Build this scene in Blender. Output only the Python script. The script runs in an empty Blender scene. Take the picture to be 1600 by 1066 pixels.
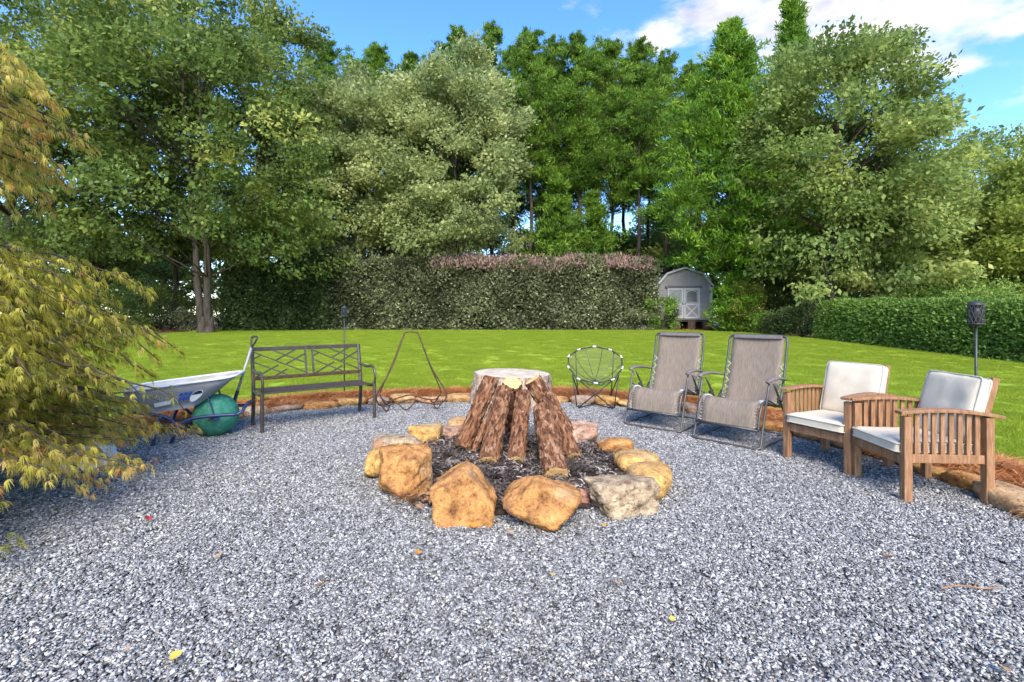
import bpy, bmesh, math, random
import numpy as np
from mathutils import Vector, Matrix, noise
R = math.radians
S = bpy.context.scene
COL = S.collection

# ------------------------------------------------------------------ camera
F, H, HZ = 760.0, 1.35, 495.0          # focal length in photo pixels, eye height, horizon row
cam = bpy.data.cameras.new('camera'); cam_o = bpy.data.objects.new('camera', cam); COL.objects.link(cam_o)
cam.sensor_width = 36; cam.lens = 36 * F / 1600; cam.shift_y = -38 / 1600
cam.clip_start = 0.05; cam.clip_end = 6000
cam_o.location = (0, 0, H); cam_o.rotation_euler = (R(90), 0, 0)
S.camera = cam_o
# ------------------------------------------------------------------ sky, sun, exposure
SUN_EL, SUN_AZ = R(42), R(177)         # azimuth clockwise from +Y: behind the camera, to the left
w = bpy.data.worlds.new('World'); S.world = w; w.use_nodes = True
nt = w.node_tree; nd = nt.nodes; lk = nt.links; nd.clear()
out = nd.new('ShaderNodeOutputWorld'); bg = nd.new('ShaderNodeBackground')
sky = nd.new('ShaderNodeTexSky'); sky.sky_type = 'NISHITA'; sky.sun_disc = False
sky.sun_elevation = SUN_EL; sky.sun_rotation = SUN_AZ
sky.air_density = 1.0; sky.dust_density = 0.25; sky.ozone_density = 3.0
hs = nd.new('ShaderNodeHueSaturation'); hs.inputs['Saturation'].default_value = 1.25; hs.inputs['Value'].default_value = 1.0
hs.inputs['Hue'].default_value = .510; lk.new(sky.outputs[0], hs.inputs['Color'])
tc = nd.new('ShaderNodeTexCoord')
def wmath(op, a, b=None):
    n = nd.new('ShaderNodeMath'); n.operation = op
    for i, v in enumerate((a, b)):
        if v is None: continue
        if isinstance(v, (int, float)): n.inputs[i].default_value = v
        else: lk.new(v, n.inputs[i])
    return n.outputs[0]
def wvec(op, a, b):
    n = nd.new('ShaderNodeVectorMath'); n.operation = op
    lk.new(a, n.inputs[0])
    if b is not None: n.inputs[1].default_value = b
    return n.outputs
def wdir(px, py):
    v = Vector(((px - 800) / F, 1, (HZ - py) / F)); return v.normalized()
acc = None
for d, a, b in [(wdir(1400, 38), .23, .075), (wdir(1290, 0), .18, .075), (wdir(1120, 18), .10, .05), (wdir(1030, 60), .10, .030),
                (wdir(1495, 103), .034, .018), (wdir(1600, 30), .06, .02), (wdir(1180, 48), .05, .02), (wdir(530, -260), .2, .06),
                (wdir(1950, 60), .16, .05), (wdir(-300, 120), .2, .05), (Vector((-.5, -.75, .45)), .25, .08), (Vector((.6, -.7, .4)), .3, .07),
                (Vector((.1, -.9, .3)), .2, .05), (Vector((.9, .1, .5)), .25, .08), (Vector((-.9, -.1, .55)), .22, .07)]:
    t = wvec('SUBTRACT', tc.outputs['Generated'], d.normalized())[0]
    t = wvec('MULTIPLY', t, (1 / a, 1 / a, 1 / b))[0]
    ln = wvec('LENGTH', t, None)[1]
    m = wmath('SUBTRACT', 1.0, ln)
    acc = m if acc is None else wmath('MAXIMUM', acc, m)
def wnoise(scale, det, off=(0, 0, 0)):
    mp = nd.new('ShaderNodeMapping'); mp.inputs['Scale'].default_value = (1, 1, 2.2); mp.inputs['Location'].default_value = off
    lk.new(tc.outputs['Generated'], mp.inputs[0])
    n = nd.new('ShaderNodeTexNoise'); n.inputs['Scale'].default_value = scale; n.inputs['Detail'].default_value = det; n.inputs['Roughness'].default_value = .6
    lk.new(mp.outputs[0], n.inputs[0]); return n.outputs[0]
n1 = wnoise(9, 9); n2 = wnoise(7, 4, (0, 0, .05))
dens = wmath('ADD', wmath('MAXIMUM', acc, -.6), wmath('MULTIPLY', wmath('SUBTRACT', n1, .5), 2.9))
rmp = nd.new('ShaderNodeMapRange'); rmp.interpolation_type = 'SMOOTHSTEP'
rmp.inputs[1].default_value = -.15; rmp.inputs[2].default_value = .75; lk.new(dens, rmp.inputs[0])
cr = nd.new('ShaderNodeValToRGB'); lk.new(n2, cr.inputs[0])
cr.color_ramp.elements[0].position = .32; cr.color_ramp.elements[0].color = (1.6, 1.64, 1.98, 1)
cr.color_ramp.elements[1].position = .55; cr.color_ramp.elements[1].color = (2.65, 2.63, 2.65, 1)
mx = nd.new('ShaderNodeMix'); mx.data_type = 'RGBA'
lk.new(rmp.outputs[0], mx.inputs[0]); lk.new(hs.outputs[0], mx.inputs[6]); lk.new(cr.outputs[0], mx.inputs[7])
lk.new(mx.outputs[2], bg.inputs[0]); bg.inputs[1].default_value = 0.15
lk.new(bg.outputs[0], out.inputs[0])
sun = bpy.data.lights.new('sun', 'SUN'); sun.energy = 2.3; sun.angle = R(32); sun.color = (1, .92, .80)
sun_o = bpy.data.objects.new('sun', sun); COL.objects.link(sun_o)
sd = Vector((math.sin(SUN_AZ) * math.cos(SUN_EL), math.cos(SUN_AZ) * math.cos(SUN_EL), math.sin(SUN_EL)))
sun_o.rotation_euler = sd.to_track_quat('Z', 'Y').to_euler(); sun_o.location = sd * 60
S.view_settings.view_transform = 'Standard'; S.view_settings.look = 'None'; S.view_settings.gamma = 1
S.view_settings.use_curve_mapping = False; S.view_settings.exposure = 1.66
S.render.engine = 'CYCLES'; S.cycles.use_denoising = True
try: S.cycles.denoiser = 'OPENIMAGEDENOISE'
except Exception: pass
S.cycles.use_adaptive_sampling = True; S.cycles.adaptive_threshold = .025; S.cycles.max_bounces = 4; S.cycles.diffuse_bounces = 2; S.cycles.glossy_bounces = 2; S.cycles.transmission_bounces = 3; S.cycles.transparent_max_bounces = 8; S.cycles.caustics_reflective = False; S.cycles.caustics_refractive = False

# ------------------------------------------------------------------ placement helpers
def G(px, py, z=0.0):
    Y = F * (H - z) / (py - HZ); return Vector(((px - 800) / F * Y, Y, z))
def P(px, py, Y):
    return Vector(((px - 800) / F * Y, Y, H + (HZ - py) / F * Y))
def gz(x, y):                                   # the lawn climbs gently away from the patio
    t = max(0.0, min(1.0, (y - 8.0) / 19.0)); t2 = t * t * (3 - 2 * t) * .35 + t * .65
    return .64 * t2

# ------------------------------------------------------------------ materials
MATS = {}
def newmat(name):
    m = bpy.data.materials.new(name); m.use_nodes = True; MATS[name] = m
    b = m.node_tree.nodes['Principled BSDF']; b.inputs['Specular IOR Level'].default_value = .3
    return m, m.node_tree.nodes, m.node_tree.links, b
def ramp(n, stops):
    r = n.new('ShaderNodeValToRGB'); e = r.color_ramp.elements
    while len(e) < len(stops): e.new(.5)
    for i, (p, c) in enumerate(stops): e[i].position = p; e[i].color = (*c, 1)
    return r
def surf(name, stops, scale=8, rough=.8, bump=.0, stretch=(1, 1, 1), detail=6, bscale=None, metal=0, spec=.3, dist=0.0, coord='Object'):
    m, n, l, b = newmat(name)
    t = n.new('ShaderNodeTexCoord'); mp = n.new('ShaderNodeMapping'); mp.inputs['Scale'].default_value = stretch
    l.new(t.outputs[coord], mp.inputs[0])
    nz = n.new('ShaderNodeTexNoise'); nz.inputs['Scale'].default_value = scale; nz.inputs['Detail'].default_value = detail
    nz.inputs['Roughness'].default_value = .62; nz.inputs['Distortion'].default_value = dist
    l.new(mp.outputs[0], nz.inputs[0]); r = ramp(n, stops); l.new(nz.outputs[0], r.inputs[0]); l.new(r.outputs[0], b.inputs['Base Color'])
    b.inputs['Roughness'].default_value = rough; b.inputs['Metallic'].default_value = metal; b.inputs['Specular IOR Level'].default_value = spec
    if bump:
        n2 = n.new('ShaderNodeTexNoise'); n2.inputs['Scale'].default_value = bscale or scale * 3; n2.inputs['Detail'].default_value = 8
        l.new(mp.outputs[0], n2.inputs[0])
        bp = n.new('ShaderNodeBump'); bp.inputs['Strength'].default_value = bump; bp.inputs['Distance'].default_value = .01
        l.new(n2.outputs[0], bp.inputs['Height']); l.new(bp.outputs[0], b.inputs['Normal'])
    return m
def leafmat(name, stops, trans=.35, attr='tint', inst=False, rough=.55):
    m, n, l, b = newmat(name)
    a = n.new('ShaderNodeAttribute'); a.attribute_name = attr
    if inst: a.attribute_type = 'INSTANCER'
    r = ramp(n, stops); l.new(a.outputs['Fac'], r.inputs[0]); l.new(r.outputs[0], b.inputs['Base Color'])
    b.inputs['Roughness'].default_value = rough
    if trans:
        tr = n.new('ShaderNodeBsdfTranslucent'); mxs = n.new('ShaderNodeMixShader'); mxs.inputs[0].default_value = trans
        l.new(r.outputs[0], tr.inputs[0]); l.new(b.outputs[0], mxs.inputs[1]); l.new(tr.outputs[0], mxs.inputs[2])
        l.new(mxs.outputs[0], n['Material Output'].inputs[0])
    return m
surf('ground', [(.3, (.10, .075, .045)), (.55, (.19, .13, .07)), (.75, (.22, .20, .07))], scale=1.2, bump=.4, bscale=9)
surf('lawn', [(.3, (.21, .29, .018)), (.5, (.25, .33, .02)), (.7, (.29, .36, .025))], scale=.5, bump=.3, bscale=30)
surf('gravel_bed', [(.3, (.03, .03, .03)), (.7, (.15, .148, .145))], scale=60, bump=.5, bscale=90)
surf('soil', [(.35, (.03, .02, .014)), (.6, (.075, .052, .037)), (.75, (.13, .098, .075))], scale=22, bump=.9, bscale=45)
surf('straw_bed', [(.3, (.20, .065, .02)), (.6, (.40, .14, .04)), (.8, (.46, .2, .07))], scale=14, bump=.8, bscale=40)
surf('bronze_metal', [(.3, (.045, .034, .028)), (.7, (.095, .072, .058))], scale=14, rough=.45, metal=.3, spec=.5)
surf('rust_metal', [(.35, (.055, .032, .02)), (.7, (.12, .065, .035))], scale=20, rough=.6, metal=.2)
surf('black_metal', [(.3, (.018, .018, .018)), (.7, (.04, .038, .036))], scale=12, rough=.45, spec=.5)
surf('grey_tube', [(.3, (.075, .065, .056)), (.7, (.12, .105, .09))], scale=12, rough=.4, metal=.4, spec=.5)
surf('dark_grey_tube', [(.3, (.055, .052, .048)), (.7, (.09, .085, .078))], scale=12, rough=.4, metal=.4, spec=.5)
surf('arm_plastic', [(.3, (.12, .10, .09)), (.7, (.18, .155, .14))], scale=12, rough=.5)
surf('cord_white', [(.3, (.55, .52, .47)), (.7, (.7, .67, .62))], scale=40, rough=.9)
surf('chair_wood', [(.25, (.14, .065, .027)), (.5, (.28, .14, .065)), (.75, (.42, .24, .13))], scale=9, stretch=(6, 6, .8), rough=.65, bump=.25, bscale=30)
surf('cushion_cloth', [(.3, (.55, .465, .34)), (.7, (.66, .565, .42))], scale=6, rough=.95, bump=.35, bscale=11)
surf('piping_cloth', [(.3, (.40, .36, .29)), (.7, (.50, .455, .375))], scale=20, rough=.95)
surf('steel_grey', [(.3, (.24, .24, .245)), (.7, (.36, .355, .35))], scale=5, rough=.65, bump=.1)
surf('tray_inside', [(.3, (.36, .28, .18)), (.5, (.42, .37, .30)), (.7, (.52, .50, .47))], scale=5, rough=.7, bump=.15)
surf('navy_tube', [(.3, (.015, .025, .07)), (.7, (.03, .055, .14))], scale=10, rough=.4, spec=.5)
surf('green_rubber', [(.3, (.025, .16, .095)), (.5, (.05, .235, .145)), (.7, (.11, .33, .225))], scale=16, rough=.7, bump=.3, bscale=16)
surf('sticker_white', [(.3, (.66, .66, .67)), (.7, (.78, .78, .78))], scale=14, rough=.5)
surf('sticker_blue', [(.3, (.015, .07, .42)), (.7, (.03, .12, .55))], scale=14, rough=.5)
surf('sticker_dark', [(.3, (.01, .015, .05)), (.7, (.03, .03, .08))], scale=14, rough=.5)
surf('shovel_shaft', [(.3, (.30, .28, .26)), (.7, (.45, .43, .40))], scale=12, stretch=(4, 4, 1), rough=.5, metal=.3)
surf('cut_wood', [(.3, (.46, .25, .09)), (.5, (.64, .40, .15)), (.75, (.76, .54, .25))], scale=22, rough=.8, bump=.3)
surf('stump_top', [(.3, (.34, .26, .18)), (.55, (.52, .43, .31)), (.75, (.66, .58, .45))], scale=7, rough=.85, bump=.4, bscale=26)
surf('trunk_bark', [(.3, (.032, .025, .018)), (.55, (.075, .058, .042)), (.75, (.13, .105, .08))], scale=5, stretch=(3, 3, .6), rough=.95, bump=.8, bscale=10)
surf('shed_wall', [(.3, (.27, .24, .235)), (.7, (.35, .315, .305))], scale=3, rough=.8)
surf('shed_trim', [(.3, (.48, .46, .43)), (.7, (.58, .555, .525))], scale=3, rough=.7)
surf('shed_roof', [(.3, (.12, .11, .11)), (.7, (.21, .19, .19))], scale=14, rough=.9, bump=.5)
surf('shed_glass', [(.3, (.10, .10, .10)), (.7, (.17, .165, .16))], scale=2, rough=.15, spec=.6)
surf('block', [(.3, (.06, .04, .032)), (.7, (.13, .085, .065))], scale=8, rough=.9, bump=.4)
surf('sack', [(.3, (.62, .62, .62)), (.7, (.78, .78, .77))], scale=6, rough=.5, bump=.3, bscale=9)
surf('sack_print', [(.35, (.45, .10, .08)), (.65, (.68, .40, .38))], scale=16, rough=.5)
surf('dry_twig', [(.3, (.20, .10, .05)), (.7, (.36, .20, .10))], scale=20, rough=.9)
for nm, c in (('leaf_orange', (.62, .27, .04)), ('leaf_red', (.38, .05, .03)), ('leaf_tan', (.45, .30, .17)), ('leaf_yellow', (.66, .46, .08)), ('leaf_brown', (.26, .12, .05))):
    surf(nm, [(.3, tuple(v * .7 for v in c)), (.7, c)], scale=50, rough=.7)

def bark_material(name, stops):
    m, n, l, b = newmat(name)
    t = n.new('ShaderNodeTexCoord'); mp = n.new('ShaderNodeMapping'); mp.inputs['Scale'].default_value = (1, 1, .42)
    l.new(t.outputs['Object'], mp.inputs[0])
    v = n.new('ShaderNodeTexVoronoi'); v.inputs['Scale'].default_value = 44; v.inputs['Randomness'].default_value = 1
    nz = n.new('ShaderNodeTexNoise'); nz.inputs['Scale'].default_value = 30; nz.inputs['Detail'].default_value = 9; nz.inputs['Roughness'].default_value = .75
    l.new(mp.outputs[0], v.inputs[0]); l.new(mp.outputs[0], nz.inputs[0])
    a = n.new('ShaderNodeMix'); a.data_type = 'FLOAT'; a.inputs[0].default_value = .7
    sp = n.new('ShaderNodeSeparateColor'); l.new(v.outputs['Color'], sp.inputs[0])
    l.new(sp.outputs[0], a.inputs[2]); l.new(nz.outputs[0], a.inputs[3])
    r = ramp(n, stops); l.new(a.outputs[0], r.inputs[0]); l.new(r.outputs[0], b.inputs['Base Color']); b.inputs['Roughness'].default_value = .9
    bp = n.new('ShaderNodeBump'); bp.inputs['Strength'].default_value = .9; bp.inputs['Distance'].default_value = .012
    n3 = n.new('ShaderNodeTexNoise'); n3.inputs['Scale'].default_value = 60; n3.inputs['Detail'].default_value = 8; l.new(mp.outputs[0], n3.inputs[0])
    l.new(n3.outputs[0], bp.inputs['Height']); l.new(bp.outputs[0], b.inputs['Normal'])
bark_material('log_bark', [(.30, (.028, .012, .006)), (.42, (.105, .042, .018)), (.53, (.20, .085, .036)), (.64, (.26, .14, .075)), (.77, (.42, .31, .22))])
bark_material('stump_bark', [(.3, (.13, .09, .06)), (.45, (.32, .225, .15)), (.6, (.45, .345, .245)), (.75, (.53, .44, .345))])

def rock_material():
    m, n, l, b = newmat('rock')
    t = n.new('ShaderNodeTexCoord'); oi = n.new('ShaderNodeObjectInfo')
    ad = n.new('ShaderNodeVectorMath'); ad.operation = 'ADD'
    sc = n.new('ShaderNodeVectorMath'); sc.operation = 'SCALE'; sc.inputs[0].default_value = (37, 91, 53); l.new(oi.outputs['Random'], sc.inputs['Scale'])
    l.new(t.outputs['Object'], ad.inputs[0]); l.new(sc.outputs[0], ad.inputs[1])
    def nz(s, d, ro=.6):
        q = n.new('ShaderNodeTexNoise'); q.inputs['Scale'].default_value = s; q.inputs['Detail'].default_value = d; q.inputs['Roughness'].default_value = ro
        l.new(ad.outputs[0], q.inputs[0]); return q.outputs[0]
    big, mid, fine = nz(4.5, 5), nz(11, 8, .7), nz(48, 8, .7)
    r1 = ramp(n, [(.32, (.30, .26, .25)), (.5, (.95, .92, .88)), (.68, (1.5, 1.55, 1.6))]); l.new(mid, r1.inputs[0])
    mu = n.new('ShaderNodeMix'); mu.data_type = 'RGBA'; mu.blend_type = 'MULTIPLY'; mu.inputs[0].default_value = 1
    l.new(oi.outputs['Color'], mu.inputs[6]); l.new(r1.outputs[0], mu.inputs[7])
    r2 = ramp(n, [(.56, (0, 0, 0)), (.68, (.75, .75, .75))]); l.new(big, r2.inputs[0])
    m2 = n.new('ShaderNodeMix'); m2.data_type = 'RGBA'; l.new(r2.outputs[0], m2.inputs[0]); l.new(mu.outputs[2], m2.inputs[6]); m2.inputs[7].default_value = (.40, .17, .09, 1)
    r4 = ramp(n, [(.30, (.8, .8, .8)), (.45, (0, 0, 0))]); l.new(nz(3.1, 7, .68), r4.inputs[0])
    m4 = n.new('ShaderNodeMix'); m4.data_type = 'RGBA'; l.new(r4.outputs[0], m4.inputs[0]); l.new(m2.outputs[2], m4.inputs[6]); m4.inputs[7].default_value = (.50, .36, .20, 1)
    m2 = m4
    r3 = ramp(n, [(.36, (.30, .27, .25)), (.46, (1, 1, 1))]); l.new(fine, r3.inputs[0])
    m3 = n.new('ShaderNodeMix'); m3.data_type = 'RGBA'; m3.blend_type = 'MULTIPLY'; m3.inputs[0].default_value = .8
    l.new(m2.outputs[2], m3.inputs[6]); l.new(r3.outputs[0], m3.inputs[7]); l.new(m3.outputs[2], b.inputs['Base Color'])
    b.inputs['Roughness'].default_value = .85
    bp = n.new('ShaderNodeBump'); bp.inputs['Strength'].default_value = .9; bp.inputs['Distance'].default_value = .016
    sm = n.new('ShaderNodeMath'); sm.operation = 'ADD'; l.new(fine, sm.inputs[0]); l.new(mid, sm.inputs[1]); l.new(sm.outputs[0], bp.inputs['Height']); l.new(bp.outputs[0], b.inputs['Normal'])
rock_material()

def mesh_fabric(name, c0, c1, alpha_gap=0.0, scale=130):
    m, n, l, b = newmat(name)
    t = n.new('ShaderNodeTexCoord'); uvm = n.new('ShaderNodeMapping'); uvm.inputs['Scale'].default_value = (scale, scale, scale); l.new(t.outputs['Object'], uvm.inputs[0])
    nz = n.new('ShaderNodeTexNoise'); nz.inputs['Scale'].default_value = 1.2; nz.inputs['Detail'].default_value = 3
    mp = n.new('ShaderNodeMapping'); mp.inputs['Scale'].default_value = (120, 9, 9); l.new(t.outputs['Object'], mp.inputs[0]); l.new(mp.outputs[0], nz.inputs[0])
    r = ramp(n, [(.3, c0), (.7, c1)]); l.new(nz.outputs[0], r.inputs[0]); l.new(r.outputs[0], b.inputs['Base Color']); b.inputs['Roughness'].default_value = .8
    if alpha_gap:
        tr = n.new('ShaderNodeBsdfTransparent'); ms = n.new('ShaderNodeMixShader'); ms.inputs[0].default_value = alpha_gap
        l.new(b.outputs[0], ms.inputs[1]); l.new(tr.outputs[0], ms.inputs[2]); l.new(ms.outputs[0], n['Material Output'].inputs[0])
mesh_fabric('sling_fabric', (.15, .115, .083), (.26, .205, .155), .06)
mesh_fabric('net_fabric', (.12, .13, .05), (.20, .21, .09), .72)
leafmat('stone_chip', [(0, (.042, .041, .039)), (.25, (.145, .141, .133)), (.6, (.32, .31, .29)), (1, (.60, .58, .54))], 0, rough=.8)
leafmat('grass_blade', [(0, (.215, .295, .018)), (.5, (.26, .34, .023)), (1, (.315, .385, .03))], .4, inst=True)
leafmat('pine_straw', [(0, (.26, .08, .022)), (.5, (.50, .18, .05)), (1, (.62, .32, .12))], .1, inst=True)
leafmat('mulch_chip', [(0, (.03, .022, .017)), (.5, (.10, .075, .055)), (.9, (.24, .19, .15)), (1, (.5, .42, .34))], 0, inst=True)
leafmat('leaf_dark_oak', [(0, (.075, .12, .026)), (.45, (.17, .245, .050)), (.8, (.32, .38, .08)), (1, (.50, .50, .12))], .5)
leafmat('leaf_pale', [(0, (.17, .215, .075)), (.5, (.33, .39, .14)), (.85, (.50, .53, .20)), (1, (.62, .62, .26))], .5)
leafmat('leaf_right_oak', [(0, (.12, .18, .042)), (.5, (.27, .35, .085)), (.85, (.43, .49, .13)), (1, (.56, .57, .19))], .5)
leafmat('leaf_lime', [(0, (.16, .215, .035)), (.5, (.31, .385, .065)), (1, (.50, .54, .12))], .5)
leafmat('needle_pine', [(0, (.040, .090, .010)), (.5, (.135, .25, .022)), (1, (.30, .42, .045))], .42)
leafmat('needle_plume', [(0, (.045, .115, .010)), (.5, (.16, .31, .022)), (.95, (.36, .51, .05)), (1, (.46, .27, .07))], .42)
leafmat('leaf_hedge', [(0, (.050, .058, .026)), (.4, (.15, .165, .075)), (.8, (.34, .345, .17)), (1, (.52, .50, .31))], .35)
leafmat('leaf_flower', [(0, (.20, .17, .09)), (.4, (.34, .20, .17)), (.7, (.48, .30, .26)), (1, (.40, .38, .20))], .35)
leafmat('leaf_boxwood', [(0, (.060, .13, .022)), (.5, (.18, .29, .05)), (1, (.36, .48, .11))], .4)
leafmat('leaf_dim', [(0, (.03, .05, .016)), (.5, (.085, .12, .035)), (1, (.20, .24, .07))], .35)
leafmat('leaf_shrub', [(0, (.06, .12, .02)), (.5, (.17, .29, .035)), (1, (.34, .47, .08))], .4)
leafmat('leaf_gold_shrub', [(0, (.11, .115, .02)), (.5, (.23, .25, .035)), (1, (.40, .41, .07))], .4)
leafmat('leaf_maple', [(0, (.17, .17, .018)), (.4, (.42, .39, .042)), (.7, (.60, .51, .10)), (.88, (.64, .45, .15)), (1, (.60, .26, .055))], .45)

# ------------------------------------------------------------------ object helpers
def tag(o, label=None, cat=None, group=None, kind=None):
    if label: o['label'] = label
    if cat: o['category'] = cat
    if group: o['group'] = group
    if kind: o['kind'] = kind
    return o
def empty(name, loc=(0, 0, 0), rz=0, label=None, cat=None, group=None):
    o = bpy.data.objects.new(name, None); COL.objects.link(o); o.location = loc; o.rotation_euler = (0, 0, rz); o.empty_display_size = .1
    return tag(o, label, cat, group)
def link(name, me, mat, parent=None, loc=None, rot=None):
    o = bpy.data.objects.new(name, me); COL.objects.link(o)
    if mat and not me.materials: me.materials.append(MATS[mat])
    if parent: o.parent = parent
    if loc is not None: o.location = loc
    if rot is not None: o.rotation_euler = rot
    return o
class MB:
    def __init__(s): s.v = []; s.f = []
    def add(s, vs, fs):
        b = len(s.v); s.v += [tuple(v) for v in vs]; s.f += [tuple(i + b for i in f) for f in fs]; return s
    def box(s, c, d, rot=None, taper=1.0):
        c = Vector(c); vs = []
        for z in (-1, 1):
            k = taper if z > 0 else 1
            for x, y in ((-1, -1), (1, -1), (1, 1), (-1, 1)):
                p = Vector((x * d[0] / 2 * k, y * d[1] / 2 * k, z * d[2] / 2))
                vs.append(c + (rot @ p if rot else p))
        return s.add(vs, [(3, 2, 1, 0), (4, 5, 6, 7), (0, 1, 5, 4), (1, 2, 6, 5), (2, 3, 7, 6), (3, 0, 4, 7)])
    def bar(s, a, b, w, h, up=(0, 0, 1)):
        a = Vector(a); b = Vector(b); d = (b - a).normalized(); u = Vector(up)
        sd_ = d.cross(u)
        if sd_.length < 1e-4: sd_ = d.cross(Vector((0, 1, 0)))
        sd_.normalize(); u = sd_.cross(d).normalized(); vs = []
        for p in (a, b):
            for i, j in ((-1, -1), (1, -1), (1, 1), (-1, 1)): vs.append(p + sd_ * i * w / 2 + u * j * h / 2)
        return s.add(vs, [(0, 1, 2, 3), (7, 6, 5, 4), (0, 4, 5, 1), (1, 5, 6, 2), (2, 6, 7, 3), (3, 7, 4, 0)])
    def tube(s, path, r, n=8, closed=False, flat=1.0):
        pts = [Vector(p) for p in path]; m = len(pts); rs = r if isinstance(r, (list, tuple)) else [r] * m
        rings = []; prev = None
        for i, p in enumerate(pts):
            if closed: t = pts[(i + 1) % m] - pts[i - 1]
            else: t = pts[min(i + 1, m - 1)] - pts[max(i - 1, 0)]
            t.normalize()
            if prev is None:
                a = Vector((0, 0, 1)) if abs(t.z) < .9 else Vector((1, 0, 0)); u = t.cross(a).normalized()
            else:
                u = (prev - t * prev.dot(t)); u = u.normalized() if u.length > 1e-6 else t.orthogonal().normalized()
            prev = u; v = t.cross(u)
            rings.append([p + (u * math.cos(2 * math.pi * k / n) + v * math.sin(2 * math.pi * k / n) * flat) * rs[i] for k in range(n)])
        vs = [q for rg in rings for q in rg]; fs = []
        for i in range(m if closed else m - 1):
            a = i * n; b = ((i + 1) % m) * n
            for k in range(n): fs.append((a + k, a + (k + 1) % n, b + (k + 1) % n, b + k))
        if not closed: fs += [tuple(range(n - 1, -1, -1)), tuple((m - 1) * n + k for k in range(n))]
        return s.add(vs, fs)
    def mesh(s, name, smooth=False):
        me = bpy.data.meshes.new(name); me.from_pydata(s.v, [], s.f); me.update()
        if smooth: me.polygons.foreach_set('use_smooth', [True] * len(me.polygons))
        return me
    def build(s, name, mat, parent=None, smooth=False, bevel=0, loc=None, rot=None):
        o = link(name, s.mesh(name, smooth), mat, parent, loc, rot)
        if bevel:
            md = o.modifiers.new('bevel', 'BEVEL'); md.width = bevel; md.segments = 2; md.limit_method = 'ANGLE'
        return o
def curve_pts(pts, n=8, closed=False):
    P_ = [Vector(p) for p in pts]; m = len(P_); o = []
    for i in range(m if closed else m - 1):
        if closed: a, b, c, d = P_[i - 1], P_[i], P_[(i + 1) % m], P_[(i + 2) % m]
        else: a, b, c, d = P_[max(i - 1, 0)], P_[i], P_[i + 1], P_[min(i + 2, m - 1)]
        for k in range(n):
            t = k / n; o.append(.5 * ((2 * b) + (c - a) * t + (2 * a - 5 * b + 4 * c - d) * t * t + (3 * b - a - 3 * c + d) * t ** 3))
    if not closed: o.append(P_[-1])
    return o
def copy_tree(o, parent=None):
    c = o.copy(); COL.objects.link(c)
    if parent: c.parent = parent
    for ch in list(o.children): copy_tree(ch, c)
    return c
def pattern_mesh(name, V, faces, tint):
    """V (M,k,3); faces: index tuples of equal length within one piece; tint (M,)"""
    M, k, _ = V.shape; fa = np.array(faces, np.int32); q = fa.shape[1]; nf = fa.shape[0]
    me = bpy.data.meshes.new(name); me.vertices.add(M * k); me.vertices.foreach_set('co', V.astype(np.float32).ravel())
    idx = (fa[None] + (np.arange(M, dtype=np.int32) * k)[:, None, None]).ravel()
    me.loops.add(len(idx)); me.loops.foreach_set('vertex_index', idx)
    me.polygons.add(M * nf); me.polygons.foreach_set('loop_start', np.arange(M * nf, dtype=np.int32) * q)
    me.update(calc_edges=True)
    a = me.attributes.new('tint', 'FLOAT', 'FACE'); a.data.foreach_set('value', np.repeat(np.clip(tint, 0, 1), nf).astype(np.float32))
    return me
def unit(a): return a / np.maximum(np.linalg.norm(a, axis=1, keepdims=True), 1e-9)
def leaf_mesh(name, C, D, L, Wd, tint, rng, fold=.12):
    N = len(C); D = unit(D); Rn = unit(rng.normal(size=(N, 3))); Sd = unit(np.cross(D, Rn)); Nn = np.cross(Sd, D)
    L = np.broadcast_to(L, N)[:, None]; Wd = np.broadcast_to(Wd, N)[:, None]
    V = np.stack([C, C + D * L * .45 + Sd * Wd * .5 + Nn * Wd * fold, C + D * L, C + D * L * .45 - Sd * Wd * .5 + Nn * Wd * fold], 1)
    return pattern_mesh(name, V, [(0, 1, 2, 3)], tint)

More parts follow.
